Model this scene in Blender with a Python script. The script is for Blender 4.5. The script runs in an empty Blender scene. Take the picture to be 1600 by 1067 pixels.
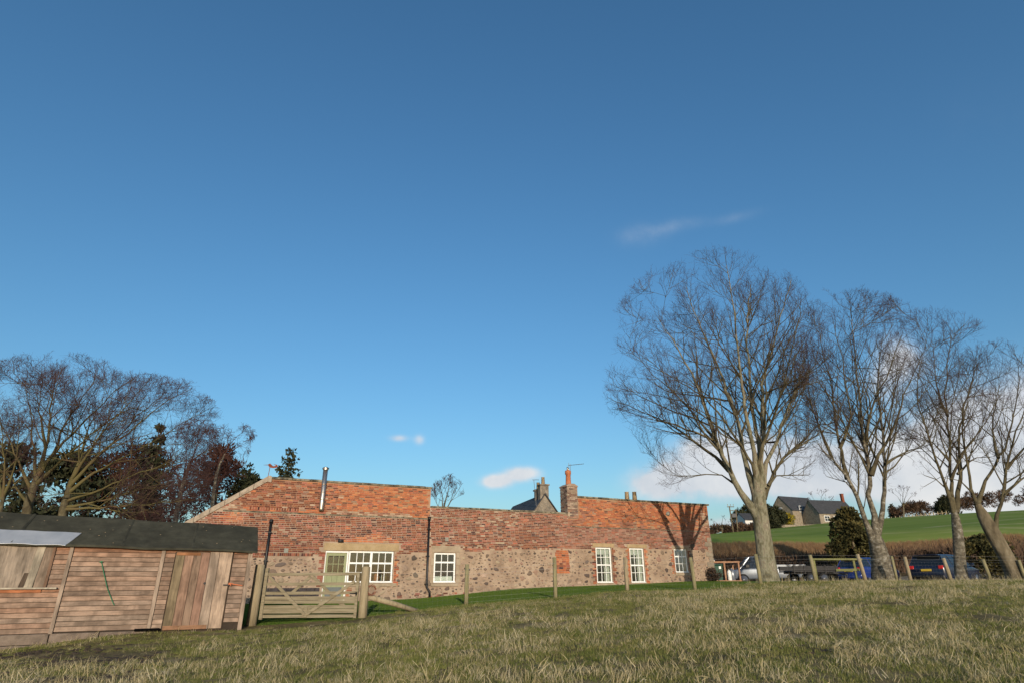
import bpy, math, random
import numpy as np
from mathutils import Vector, Matrix

scene = bpy.context.scene
random.seed(7); rng = np.random.default_rng(7)

# ------------------------------------------------------------------ camera, sky, sun, exposure
F_PX, PITCH, ROLL, EYE = 928.9, .38388, .00421, 1.6
_f = Vector((0, math.cos(PITCH), math.sin(PITCH))); _u0 = Vector((0, -math.sin(PITCH), math.cos(PITCH))); _r0 = Vector((1, 0, 0))
_r = _r0*math.cos(ROLL) - _u0*math.sin(ROLL); _u = _u0*math.cos(ROLL) + _r0*math.sin(ROLL)
cam_d = bpy.data.cameras.new('camera'); cam = bpy.data.objects.new('camera', cam_d); scene.collection.objects.link(cam)
m3 = Matrix((_r, _u, -_f)).transposed()
cam.matrix_world = Matrix.Translation((0, 0, EYE)) @ m3.to_4x4()
cam_d.sensor_width = 36; cam_d.lens = 36*F_PX/1600; cam_d.clip_end = 3000
scene.camera = cam

SUN_AZ, SUN_EL = math.radians(171.5), math.radians(12)      # direction towards the sun, from +Y clockwise
sun_d = bpy.data.lights.new('sun', 'SUN'); sun = bpy.data.objects.new('sun', sun_d); scene.collection.objects.link(sun)
sun_d.energy = 3.7; sun_d.angle = math.radians(.5); sun_d.color = (1, .86, .68)
sun_dir = Vector((math.sin(SUN_AZ)*math.cos(SUN_EL), math.cos(SUN_AZ)*math.cos(SUN_EL), math.sin(SUN_EL)))
sun.rotation_euler = sun_dir.to_track_quat('Z', 'Y').to_euler(); sun.location = (10, -30, 20)

world = bpy.data.worlds.new('World'); scene.world = world; world.use_nodes = True
nt = world.node_tree; nt.nodes.clear()
def N(tree, kind, **kw):
    n = tree.nodes.new(kind)
    for k, v in kw.items():
        if k.startswith('i_'):
            n.inputs[k[2:].replace('_', ' ')].default_value = v
        else: setattr(n, k, v)
    return n
def math_n(tree, op, a, b=None, c=None, clamp=False):
    n = tree.nodes.new('ShaderNodeMath'); n.operation = op; n.use_clamp = clamp
    for k, v in enumerate((a, b, c)):
        if v is None: continue
        if isinstance(v, (int, float)): n.inputs[k].default_value = v
        else: tree.links.new(v, n.inputs[k])
    return n.outputs[0]
SKY_K = .15
sky = N(nt, 'ShaderNodeTexSky', sky_type='NISHITA', sun_disc=False, sun_elevation=SUN_EL, sun_rotation=SUN_AZ,
        altitude=50, air_density=1.3, dust_density=1.1, ozone_density=5.0)
hsv = N(nt, 'ShaderNodeHueSaturation'); hsv.inputs['Saturation'].default_value = 1.05; hsv.inputs['Hue'].default_value = .495
nt.links.new(sky.outputs[0], hsv.inputs['Color'])
geo = N(nt, 'ShaderNodeTexCoord'); sep = N(nt, 'ShaderNodeSeparateXYZ'); nt.links.new(geo.outputs['Generated'], sep.inputs[0])
az = math_n(nt, 'ARCTAN2', sep.outputs[0], sep.outputs[1]); el = math_n(nt, 'ARCSINE', sep.outputs[2])
cn = N(nt, 'ShaderNodeTexNoise', i_Scale=9.0, i_Detail=7.0, i_Roughness=.6); nt.links.new(geo.outputs['Generated'], cn.inputs['Vector'])
cn2 = N(nt, 'ShaderNodeTexNoise', i_Scale=34.0, i_Detail=5.0, i_Roughness=.6); nt.links.new(geo.outputs['Generated'], cn2.inputs['Vector'])
def px_dir(px, py):
    d = _f*F_PX + _r*(px-800) + _u*(533.5-py); d.normalize()
    return math.atan2(d.x, d.y), math.asin(d.z)
# cumulus and cirrus of the photographed sky as (azimuth, elevation, half widths, density, soft)
puffs = [(775, 752, .022, .010, .9), (815, 740, .026, .011, .85), (622, 684, .017, .006, .42), (655, 686, .009, .009, .36),
         (1030, 755, .042, .022, 1.0), (1120, 728, .075, .038, 1.1), (1210, 725, .08, .040, 1.0), (1300, 735, .07, .030, .8),
         (1410, 565, .030, .034, .5), (1385, 600, .025, .028, .35), (1400, 735, .07, .035, .8), (1500, 722, .08, .045, .85), (1600, 695, .10, .06, .9),
         (1700, 700, .15, .08, .9), (1130, 818, .10, .010, .6),
         (1000, 366, .05, .020, .115), (1060, 352, .05, .012, .09), (1150, 340, .05, .010, .09), (1530, 190, .09, .07, .03)]
tot = None
for px, py, wa, we, dn in puffs:
    a0, e0 = px_dir(px, py)
    da = math_n(nt, 'DIVIDE', math_n(nt, 'SUBTRACT', az, a0), wa); de = math_n(nt, 'DIVIDE', math_n(nt, 'SUBTRACT', el, e0), we)
    q = math_n(nt, 'ADD', math_n(nt, 'MULTIPLY', da, da), math_n(nt, 'MULTIPLY', de, de))
    g = math_n(nt, 'MULTIPLY', math_n(nt, 'POWER', 2.718, math_n(nt, 'MULTIPLY', q, -1.0)), dn)
    tot = g if tot is None else math_n(nt, 'ADD', tot, g)
# fair-weather cumulus low over the rest of the horizon
side = math_n(nt, 'SMOOTH_MAX', math_n(nt, 'MULTIPLY', math_n(nt, 'SUBTRACT', math_n(nt, 'ABSOLUTE', az), .85), 3.0, clamp=True), 0, .01)
low = math_n(nt, 'MULTIPLY', math_n(nt, 'SUBTRACT', .2, math_n(nt, 'ABSOLUTE', math_n(nt, 'SUBTRACT', el, .1))), 4.0, clamp=True)
tot = math_n(nt, 'ADD', tot, math_n(nt, 'MULTIPLY', math_n(nt, 'MULTIPLY', side, low), math_n(nt, 'MULTIPLY', math_n(nt, 'SUBTRACT', cn.outputs[0], .45), 3.0, clamp=True)))
nz = math_n(nt, 'ADD', math_n(nt, 'MULTIPLY', math_n(nt, 'SUBTRACT', cn.outputs[0], .5), 2.6), math_n(nt, 'MULTIPLY', math_n(nt, 'SUBTRACT', cn2.outputs[0], .5), 1.5))
mask = math_n(nt, 'MULTIPLY', math_n(nt, 'MULTIPLY', tot, math_n(nt, 'ADD', 1.15, nz)), 1.0, clamp=True)
mr = N(nt, 'ShaderNodeMapRange', interpolation_type='SMOOTHSTEP'); mr.inputs[1].default_value = .0; mr.inputs[2].default_value = .75; mr.inputs[4].default_value = .92
nt.links.new(mask, mr.inputs[0])
ccol = N(nt, 'ShaderNodeMix', data_type='RGBA'); ccol.inputs[6].default_value = (.42/SKY_K, .47/SKY_K, .55/SKY_K, 1); ccol.inputs[7].default_value = (.80/SKY_K, .78/SKY_K, .76/SKY_K, 1)
nt.links.new(math_n(nt, 'ADD', math_n(nt, 'MULTIPLY', cn.outputs[0], 1.6), -.3, clamp=True), ccol.inputs[0])
mixc = N(nt, 'ShaderNodeMix', data_type='RGBA'); nt.links.new(mr.outputs[0], mixc.inputs[0]); nt.links.new(hsv.outputs[0], mixc.inputs[6]); nt.links.new(ccol.outputs[2], mixc.inputs[7])
bg = N(nt, 'ShaderNodeBackground', i_Strength=SKY_K); nt.links.new(mixc.outputs[2], bg.inputs[0])
wo = N(nt, 'ShaderNodeOutputWorld'); nt.links.new(bg.outputs[0], wo.inputs[0])

scene.view_settings.view_transform = 'Standard'; scene.view_settings.look = 'None'
scene.view_settings.exposure = .2; scene.view_settings.gamma = 1; scene.view_settings.use_curve_mapping = False
scene.render.engine = 'CYCLES'; scene.cycles.max_bounces = 6; scene.cycles.transparent_max_bounces = 12

# ------------------------------------------------------------------ photograph geometry -> world points (used once, while building)
def ray(px, py): return _f*F_PX + _r*(px-800) + _u*(533.5-py)
def at(px, py, Y):
    d = ray(px, py); return Vector((0, 0, EYE)) + d*(Y/d.y)

# ------------------------------------------------------------------ materials
M = {}
def rgb(c): return (c[0], c[1], c[2], 1)
def mat(name, cols, scale=4., rough=.85, bump=0., bscale=None, stretch=(1, 1, 1), attr=False, metallic=0., spec=.3, detail=6., rand=True, bdist=.02, nrough=.62, blotch=None):
    m = bpy.data.materials.new(name); m.use_nodes = True; t = m.node_tree; b = t.nodes['Principled BSDF']
    tc = N(t, 'ShaderNodeTexCoord'); mp = N(t, 'ShaderNodeMapping'); mp.inputs['Scale'].default_value = stretch
    t.links.new(tc.outputs['Object'], mp.inputs[0])
    if rand:
        oi = N(t, 'ShaderNodeObjectInfo'); vm = N(t, 'ShaderNodeVectorMath', operation='SCALE'); vm.inputs[0].default_value = (31, 17, 23)
        t.links.new(oi.outputs['Random'], vm.inputs['Scale']); t.links.new(vm.outputs[0], mp.inputs['Location'])
    no = N(t, 'ShaderNodeTexNoise', i_Scale=scale, i_Detail=detail, i_Roughness=nrough); t.links.new(mp.outputs[0], no.inputs['Vector'])
    rp = N(t, 'ShaderNodeValToRGB'); e = rp.color_ramp.elements
    cols = cols if isinstance(cols[0], (tuple, list)) and len(cols[0]) == 2 else [(.3 + .4*i/max(1, len(cols)-1), c) for i, c in enumerate(cols)]
    while len(e) < len(cols): e.new(.5)
    for k, (p, c) in enumerate(cols): e[k].position = p; e[k].color = rgb(c)
    t.links.new(no.outputs[0], rp.inputs[0]); out = rp.outputs[0]
    if attr:
        at_ = N(t, 'ShaderNodeAttribute', attribute_name='col'); mx = N(t, 'ShaderNodeMix', data_type='RGBA', blend_type='MULTIPLY'); mx.inputs[0].default_value = 1
        t.links.new(at_.outputs[0], mx.inputs[6]); t.links.new(out, mx.inputs[7]); out = mx.outputs[2]
    if blotch:                                                    # weather stains of their own shape over the grain
        bs, lo_, hi_ = blotch; n3 = N(t, 'ShaderNodeTexNoise', i_Scale=bs, i_Detail=4.0, i_Roughness=.6); v3 = N(t, 'ShaderNodeVectorMath', operation='MULTIPLY'); v3.inputs[1].default_value = (1.0, 1.0, .45)
        t.links.new(tc.outputs['Object'], v3.inputs[0])
        if rand: v4 = N(t, 'ShaderNodeVectorMath', operation='ADD'); t.links.new(v3.outputs[0], v4.inputs[0]); t.links.new(vm.outputs[0], v4.inputs[1]); t.links.new(v4.outputs[0], n3.inputs['Vector'])
        else: t.links.new(v3.outputs[0], n3.inputs['Vector'])
        r3 = N(t, 'ShaderNodeMapRange', interpolation_type='SMOOTHSTEP'); r3.inputs[1].default_value = .36; r3.inputs[2].default_value = .64; r3.inputs[3].default_value = lo_; r3.inputs[4].default_value = hi_
        t.links.new(n3.outputs[0], r3.inputs[0]); m2 = N(t, 'ShaderNodeMix', data_type='RGBA', blend_type='MULTIPLY'); m2.inputs[0].default_value = 1
        t.links.new(out, m2.inputs[6]); t.links.new(r3.outputs[0], m2.inputs[7]); out = m2.outputs[2]
    t.links.new(out, b.inputs['Base Color'])
    b.inputs['Roughness'].default_value = rough; b.inputs['Metallic'].default_value = metallic; b.inputs['Specular IOR Level'].default_value = spec
    if bump:
        n2 = N(t, 'ShaderNodeTexNoise', i_Scale=bscale or scale*3, i_Detail=5.0, i_Roughness=.65); t.links.new(mp.outputs[0], n2.inputs['Vector'])
        bp = N(t, 'ShaderNodeBump', i_Strength=bump, i_Distance=bdist); t.links.new(n2.outputs[0], bp.inputs['Height']); t.links.new(bp.outputs[0], b.inputs['Normal'])
    M[name] = m; return m

mat('brick', [(.25, (.72, .7, .7)), (.5, (1, 1, 1)), (.75, (1.25, 1.25, 1.25))], 9, .93, .5, 60, attr=True, spec=.15, bdist=.004)
mat('mortar_pale', [(.3, (.27, .19, .14)), (.5, (.375, .28, .21)), (.72, (.45, .35, .275))], 1.6, .95, .6, 40, spec=.1, bdist=.01)
mat('mortar_orange', [(.3, (.26, .135, .075)), (.5, (.36, .20, .12)), (.7, (.36, .27, .19))], 1.1, .95, .6, 40, spec=.1, bdist=.01)
mat('mortar_grey', [(.3, (.24, .17, .125)), (.5, (.34, .25, .19)), (.7, (.40, .32, .25))], 1.1, .95, .6, 40, spec=.1, bdist=.01)
mat('harling', [(.28, (.22, .155, .11)), (.45, (.31, .225, .16)), (.6, (.38, .285, .205)), (.78, (.44, .345, .26))], 1.3, .95, .9, 14, spec=.1, bdist=.03)
mat('rubble', [(.25, (.65, .65, .65)), (.5, (1, 1, 1)), (.75, (1.35, 1.3, 1.25))], 12, .9, .7, 45, attr=True, spec=.2, bdist=.012)
mat('sandstone', [(.3, (.27, .195, .105)), (.55, (.36, .265, .15)), (.75, (.40, .31, .2))], 3, .9, .4, 50, spec=.15, bdist=.005)
mat('sandstone_grey', [(.3, (.25, .195, .13)), (.55, (.34, .27, .19)), (.75, (.38, .31, .23))], 3, .9, .4, 50, spec=.15, bdist=.005)
mat('coping', [(.32, (.045, .04, .032)), (.46, (.12, .105, .075)), (.6, (.27, .235, .17)), (.75, (.32, .29, .22))], 3.2, .95, .7, 25, spec=.1)
mat('verge_mortar', [(.3, (.22, .17, .125)), (.5, (.34, .275, .21)), (.7, (.42, .36, .28))], 4, .95, .9, 22, spec=.1)
mat('white_paint', [(.3, (.74, .74, .71)), (.7, (.82, .82, .79))], 6, .45, .1, 60, bdist=.003)
mat('sage_paint', [(.3, (.225, .24, .125)), (.7, (.27, .285, .155))], 5, .5, .15, 40, bdist=.003)
mat('slate_grey', [(.3, (.10, .115, .115)), (.7, (.14, .155, .15))], 5, .6, .2, 40, bdist=.003)
mat('black_plastic', [(.3, (.008, .008, .009)), (.7, (.014, .014, .015))], 5, .4)
mat('vent_grey', [(.3, (.2, .2, .17)), (.7, (.28, .28, .24))], 8, .7)
mat('steel', [(.3, (.42, .37, .31)), (.7, (.6, .55, .48))], 7, .42, .1, 30, metallic=.95, stretch=(1, 1, .3), bdist=.004)
mat('rust', [(.3, (.12, .035, .02)), (.7, (.26, .08, .04))], 14, .9, .5, 60)
mat('terracotta', [(.3, (.34, .11, .05)), (.6, (.45, .17, .08)), (.8, (.4, .25, .16))], 6, .85, .3, 40)
mat('buff_pot', [(.3, (.42, .30, .17)), (.7, (.52, .39, .24))], 6, .85, .3, 40)
mat('dark_stone', [(.3, (.022, .019, .02)), (.7, (.075, .062, .062))], 5, .8, .6, 30, spec=.25)
mat('interior', [(.3, (.09, .08, .07)), (.7, (.13, .115, .1))], 1, .9)
mat('curtain', [(.3, (.55, .54, .5)), (.7, (.66, .65, .6))], 5, .9, .5, 12, stretch=(3, 3, .2))
mat('shed_wood', [(.27, (.50, .47, .46)), (.42, (.9, .88, .86)), (.55, (1.02, 1, .98)), (.75, (1.35, 1.26, 1.2))], 6, .9, .6, 30, stretch=(.8, 5, 7), attr=True, spec=.12, bdist=.006, blotch=(2.6, .66, 1.18))
mat('shed_wood_up', [(.27, (.48, .46, .45)), (.42, (.88, .86, .84)), (.55, (1.02, 1, .98)), (.75, (1.3, 1.24, 1.2))], 5, .9, .6, 30, stretch=(6, 5, .6), attr=True, spec=.12, bdist=.006, blotch=(3.0, .62, 1.18))
mat('gap_shade_wood', [(.3, (.03, .022, .016)), (.7, (.05, .036, .026))], 4, .95)  # tar-dark: shade and dirt of the board gaps put into the colour
mat('mud', [(.3, (.035, .025, .016)), (.7, (.07, .05, .034))], 6, .9, .5, 20)
mat('felt', [(.3, (.033, .032, .021)), (.6, (.05, .048, .033)), (.8, (.075, .07, .05))], 5, .9, .5, 160, spec=.2, bdist=.004, blotch=(1.4, .78, 1.2))
mat('sheet_metal', [(.3, (.36, .38, .40)), (.7, (.48, .49, .5))], 3, .5, .25, 5, metallic=.35, bdist=.03)
mat('block', [(.3, (.10, .078, .06)), (.5, (.17, .13, .10)), (.7, (.23, .18, .14))], 4, .95, .6, 30)
mat('gate_wood', [(.28, (.14, .118, .075)), (.5, (.22, .185, .12)), (.72, (.29, .25, .175))], 4, .85, .5, 25, stretch=(.4, 4, 6), spec=.15, bdist=.006)
mat('post_wood', [(.28, (.17, .135, .08)), (.5, (.285, .23, .145)), (.72, (.36, .30, .20))], 4, .9, .6, 22, stretch=(5, 5, .5), spec=.12, bdist=.008)
mat('post_green', [(.3, (.12, .11, .055)), (.5, (.22, .195, .105)), (.72, (.31, .27, .16))], 4, .9, .6, 22, stretch=(5, 5, .5), spec=.12, bdist=.008)
mat('wire', [(.3, (.16, .16, .15)), (.7, (.25, .24, .23))], 3, .6, metallic=.6)
mat('green_twine', [(.3, (.015, .13, .055)), (.7, (.03, .2, .09))], 9, .7)
mat('orange_twine', [(.3, (.5, .13, .05)), (.7, (.6, .2, .09))], 9, .7)
mat('bark_grey', [(.30, (.075, .065, .042)), (.42, (.135, .125, .08)), (.52, (.23, .215, .15)), (.60, (.17, .14, .10)), (.72, (.33, .31, .23))], 4.5, .95, 1., 14, spec=.08, stretch=(1, 1, .45), bdist=.04)
mat('bark_pale', [(.30, (.05, .043, .033)), (.46, (.11, .095, .07)), (.56, (.17, .15, .11)), (.64, (.27, .25, .21)), (.8, (.38, .36, .31))], 6.0, .95, 1., 14, spec=.08, stretch=(1, 1, 1.3), bdist=.04)
mat('bark_brown', [(.28, (.06, .048, .03)), (.5, (.14, .115, .075)), (.72, (.25, .21, .145))], 3.4, .95, 1., 14, spec=.08, stretch=(1, 1, .4), bdist=.04)
mat('limb_bark', [(.28, (.045, .036, .023)), (.5, (.09, .076, .045)), (.72, (.15, .13, .08))], 3, .95, .7, 14, spec=.08, bdist=.03)
mat('twig', [(.3, (.048, .028, .028)), (.7, (.085, .05, .046))], 1.2, .9, spec=.1)
mat('twig_green', [(.3, (.07, .055, .026)), (.5, (.11, .095, .04)), (.7, (.11, .065, .042))], .6, .9, spec=.1)
mat('twig_birch', [(.3, (.05, .022, .02)), (.7, (.095, .045, .036))], 1.2, .9, spec=.1)
mat('evergreen', [(.3, (.012, .015, .007)), (.5, (.028, .032, .014)), (.7, (.055, .055, .025))], 1.6, .8, spec=.2)
mat('golden_green', [(.3, (.022, .024, .008)), (.5, (.055, .052, .018)), (.7, (.15, .12, .04))], 1.5, .8, spec=.2)
mat('gorse', [(.3, (.13, .11, .01)), (.7, (.34, .26, .015))], 1.2, .8)
mat('hedge_brown', [(.3, (.035, .024, .017)), (.5, (.075, .048, .032)), (.7, (.14, .085, .055))], .5, .95, spec=.1)
mat('copper_leaf', [(.3, (.035, .016, .012)), (.7, (.09, .04, .026))], 1.1, .9, spec=.1)
mat('slate', [(.3, (.030, .031, .034)), (.7, (.065, .066, .07))], 2, .75, .4, 20)
mat('house_stone', [(.25, (.13, .105, .08)), (.5, (.24, .20, .15)), (.75, (.34, .29, .22))], 2.2, .95, .6, 8, attr=False, spec=.1)
mat('render_white', [(.3, (.55, .53, .5)), (.7, (.65, .63, .6))], 2, .9)
mat('glass_far', [(.3, (.012, .014, .017)), (.7, (.03, .033, .038))], 2, .08, spec=.6)
mat('car_navy', [(.3, (.008, .014, .035)), (.7, (.012, .018, .042))], 2, .22, spec=.6)
mat('car_blue', [(.3, (.013, .03, .15)), (.7, (.018, .038, .18))], 2, .2, spec=.6)
mat('car_silver', [(.3, (.16, .18, .21)), (.7, (.20, .225, .26))], 2, .28, metallic=.3, spec=.6)  # silver darkened, the shade over the pickup is put into the colour
mat('car_glass', [(.3, (.008, .010, .012)), (.7, (.012, .014, .016))], 2, .04, spec=.9)
mat('tyre', [(.3, (.012, .012, .012)), (.7, (.02, .02, .02))], 9, .9)
mat('rim', [(.3, (.25, .25, .26)), (.7, (.35, .35, .36))], 9, .35, metallic=.7)
mat('lamp_red', [(.3, (.42, .012, .015)), (.7, (.6, .02, .02))], 9, .15, spec=.7)
mat('lamp_clear', [(.3, (.6, .6, .6)), (.7, (.75, .75, .75))], 9, .1, spec=.7)
mat('plate_yellow', [(.3, (.55, .38, .04)), (.7, (.62, .44, .06))], 9, .4)
mat('black_steel', [(.3, (.012, .011, .012)), (.7, (.03, .028, .028))], 5, .55)
mat('bin_green', [(.3, (.004, .042, .026)), (.7, (.008, .065, .04))], 5, .45)
mat('bin_dark', [(.3, (.018, .02, .024)), (.7, (.035, .04, .05))], 5, .45)
mat('store_wood', [(.3, (.22, .11, .06)), (.5, (.32, .17, .10)), (.7, (.36, .24, .16))], 4, .9, .4, 20, stretch=(1, 4, 4))
mat('pasture_soil', [(.28, (.075, .055, .03)), (.42, (.125, .10, .045)), (.55, (.19, .145, .072)), (.72, (.32, .25, .14))], .9, .95, .8, 14, spec=.05, rand=False, bdist=.05)
mat('lawn_soil', [(.3, (.06, .10, .015)), (.5, (.085, .135, .022)), (.7, (.12, .165, .036))], .6, .95, .6, 30, spec=.05, rand=False, bdist=.03)
mat('gravel', [(.3, (.10, .085, .065)), (.5, (.16, .14, .11)), (.7, (.22, .2, .165))], 5, .95, .8, 40, spec=.05, rand=False, bdist=.02)
mat('bank_soil', [(.3, (.04, .03, .02)), (.5, (.075, .056, .03)), (.7, (.13, .10, .05))], .7, .95, .8, 10, spec=.05, rand=False, bdist=.06)
mat('hill_grass', [(.28, (.13, .18, .03)), (.48, (.17, .23, .042)), (.58, (.21, .25, .06)), (.70, (.42, .38, .2))], .09, .95, .6, 3, spec=.05, rand=False, stretch=(.35, 2.0, 1), bdist=.2, nrough=.7)

def grass_mat(name, cols, trans=.35):
    m = bpy.data.materials.new(name); m.use_nodes = True; t = m.node_tree; b = t.nodes['Principled BSDF']
    oi = N(t, 'ShaderNodeObjectInfo'); rp = N(t, 'ShaderNodeValToRGB'); e = rp.color_ramp.elements
    while len(e) < len(cols): e.new(.5)
    for k, c in enumerate(cols): e[k].position = k/(len(cols)-1); e[k].color = rgb(c)
    t.links.new(oi.outputs['Random'], rp.inputs[0]); t.links.new(rp.outputs[0], b.inputs['Base Color'])
    b.inputs['Roughness'].default_value = .8; b.inputs['Specular IOR Level'].default_value = .15
    tr = N(t, 'ShaderNodeBsdfTranslucent'); t.links.new(rp.outputs[0], tr.inputs[0]); mx = N(t, 'ShaderNodeMixShader'); mx.inputs[0].default_value = trans
    t.links.new(b.outputs[0], mx.inputs[1]); t.links.new(tr.outputs[0], mx.inputs[2]); t.links.new(mx.outputs[0], t.nodes['Material Output'].inputs[0])
    M[name] = m
grass_mat('straw', [(.35, .28, .14), (.58, .48, .28), (.46, .38, .20), (.70, .60, .40)])
grass_mat('green_grass', [(.125, .155, .034), (.18, .20, .05), (.25, .24, .075), (.36, .31, .13)])
grass_mat('lawn_blade', [(.085, .145, .02), (.105, .17, .027), (.135, .185, .04)])
grass_mat('verge_straw', [(.30, .18, .09), (.38, .24, .12), (.45, .31, .17), (.24, .125, .065)])

def glass():
    m = bpy.data.materials.new('window_glass'); m.use_nodes = True; t = m.node_tree; t.nodes.remove(t.nodes['Principled BSDF'])
    gl = N(t, 'ShaderNodeBsdfGlossy', i_Roughness=.03); tr = N(t, 'ShaderNodeBsdfTransparent'); tr.inputs[0].default_value = (.86, .9, .88, 1)
    fr = N(t, 'ShaderNodeFresnel', i_IOR=1.5); no = N(t, 'ShaderNodeTexNoise', i_Scale=6.0); tc = N(t, 'ShaderNodeTexCoord'); bp = N(t, 'ShaderNodeBump', i_Strength=.08, i_Distance=.01)
    t.links.new(tc.outputs['Object'], no.inputs['Vector']); t.links.new(no.outputs[0], bp.inputs['Height']); t.links.new(bp.outputs[0], gl.inputs['Normal'])
    mx = N(t, 'ShaderNodeMixShader'); t.links.new(math_n(t, 'ADD', fr.outputs[0], .06), mx.inputs[0]); t.links.new(tr.outputs[0], mx.inputs[1]); t.links.new(gl.outputs[0], mx.inputs[2])
    t.links.new(mx.outputs[0], t.nodes['Material Output'].inputs[0]); M['glass'] = m
glass()

# ------------------------------------------------------------------ object helpers
COL = scene.collection
def link(o, parent=None):
    COL.objects.link(o)
    if parent: o.parent = parent
    return o
def tag(o, label, cat, group=None):
    o['label'] = label; o['category'] = cat
    if group: o['group'] = group
    return o
def empty(name, loc, label, cat, group=None, rz=0):
    o = bpy.data.objects.new(name, None); o.location = loc; o.rotation_euler = (0, 0, rz); o.empty_display_size = .3
    return tag(link(o), label, cat, group)
class MB:
    def __init__(s): s.v = []; s.f = []; s.c = []
    def add(s, vs, fs, col=None):
        b = len(s.v); s.v += [tuple(v) for v in vs]
        for f in fs: s.f.append(tuple(i+b for i in f)); s.c.append(col)
        return s
    def box(s, x0, x1, y0, y1, z0, z1, col=None, skip=()):
        vs = [(x0, y0, z0), (x1, y0, z0), (x1, y1, z0), (x0, y1, z0), (x0, y0, z1), (x1, y0, z1), (x1, y1, z1), (x0, y1, z1)]
        fs = dict(bottom=(3, 2, 1, 0), top=(4, 5, 6, 7), front=(0, 1, 5, 4), right=(1, 2, 6, 5), back=(2, 3, 7, 6), left=(3, 0, 4, 7))
        return s.add(vs, [f for k, f in fs.items() if k not in skip], col)
    def bar(s, a, b, w, h, up=(0, 0, 1), col=None):          # rectangular bar from a to b
        a = Vector(a); b = Vector(b); d = (b-a).normalized(); up = Vector(up)
        sd = d.cross(up).normalized(); u = sd.cross(d)
        vs = [p + sd*(i*w/2) + u*(j*h/2) for p in (a, b) for i, j in ((-1, -1), (1, -1), (1, 1), (-1, 1))]
        return s.add(vs, [(3, 2, 1, 0), (4, 5, 6, 7), (0, 1, 5, 4), (1, 2, 6, 5), (2, 3, 7, 6), (3, 0, 4, 7)], col)
    def prism(s, poly, y0, y1, col=None):                      # polygon in XZ (counter clockwise seen from -Y) extruded along Y
        n = len(poly); vs = [(x, y0, z) for x, z in poly] + [(x, y1, z) for x, z in poly]
        fs = [tuple(range(n)), tuple(range(2*n-1, n-1, -1))] + [(i, i+n, (i+1) % n+n, (i+1) % n) for i in range(n)]
        return s.add(vs, fs, col)
    def tube(s, pts, rad, n=8, cap=True, col=None):
        pts = [Vector(p) for p in pts]; b = []; rad = rad if isinstance(rad, (list, tuple)) else [rad]*len(pts)
        t0 = (pts[-1]-pts[0]).normalized(); ref = Vector((1, 0, 0)) if abs(t0.x) < .8 else Vector((0, 1, 0))
        vs = []
        for i, p in enumerate(pts):
            t = (pts[min(i+1, len(pts)-1)] - pts[max(i-1, 0)]).normalized(); a = (ref - t*ref.dot(t)).normalized(); c = t.cross(a)
            vs += [p + (a*math.cos(2*math.pi*k/n) + c*math.sin(2*math.pi*k/n))*rad[i] for k in range(n)]
        fs = [(i*n+k, i*n+(k+1) % n, (i+1)*n+(k+1) % n, (i+1)*n+k) for i in range(len(pts)-1) for k in range(n)]
        if cap: fs += [tuple(range(n-1, -1, -1)), tuple(range((len(pts)-1)*n, len(pts)*n))]
        return s.add(vs, fs, col)
    def loft(s, rings, cap=True, col=None):
        n = len(rings[0]); vs = [p for r in rings for p in r]
        fs = [(i*n+k, i*n+(k+1) % n, (i+1)*n+(k+1) % n, (i+1)*n+k) for i in range(len(rings)-1) for k in range(n)]
        if cap: fs += [tuple(range(n-1, -1, -1)), tuple(range((len(rings)-1)*n, len(rings)*n))]
        return s.add(vs, fs, col)
    def mesh(s, name, m, smooth=False, shift=(0, 0, 0)):
        me = bpy.data.meshes.new(name); me.from_pydata([(v[0]+shift[0], v[1]+shift[1], v[2]+shift[2]) for v in s.v], [], s.f)
        me.materials.append(m if not isinstance(m, str) else M[m])
        if any(c is not None for c in s.c):
            ca = me.color_attributes.new('col', 'FLOAT_COLOR', 'CORNER'); arr = []
            for f, c in zip(s.f, s.c): arr += list(rgb(c or (1, 1, 1)))*len(f)
            ca.data.foreach_set('color', arr)
        if smooth: me.polygons.foreach_set('use_smooth', [True]*len(me.polygons))
        me.update(); return me
    def build(s, name, m, parent=None, smooth=False, shift=(0, 0, 0), loc=(0, 0, 0), bevel=0):
        o = bpy.data.objects.new(name, s.mesh(name, m, smooth, shift)); o.location = loc
        if bevel:
            b = o.modifiers.new('bevel', 'BEVEL'); b.width = bevel; b.segments = 2; b.limit_method = 'ANGLE'
        return link(o, parent)
def np_mesh(name, V, Fq, m, parent=None, smooth=False, col=None):
    V = np.asarray(V, np.float32); Fq = np.asarray(Fq, np.int32); k = Fq.shape[1]
    me = bpy.data.meshes.new(name); me.vertices.add(len(V)); me.vertices.foreach_set('co', V.ravel())
    me.loops.add(Fq.size); me.loops.foreach_set('vertex_index', Fq.ravel())
    me.polygons.add(len(Fq)); me.polygons.foreach_set('loop_start', np.arange(0, Fq.size, k, dtype=np.int32)); me.polygons.foreach_set('loop_total', np.full(len(Fq), k, np.int32))
    if smooth: me.polygons.foreach_set('use_smooth', np.ones(len(Fq), bool))
    me.update(calc_edges=True); me.materials.append(M[m])
    o = bpy.data.objects.new(name, me); return link(o, parent)

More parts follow.
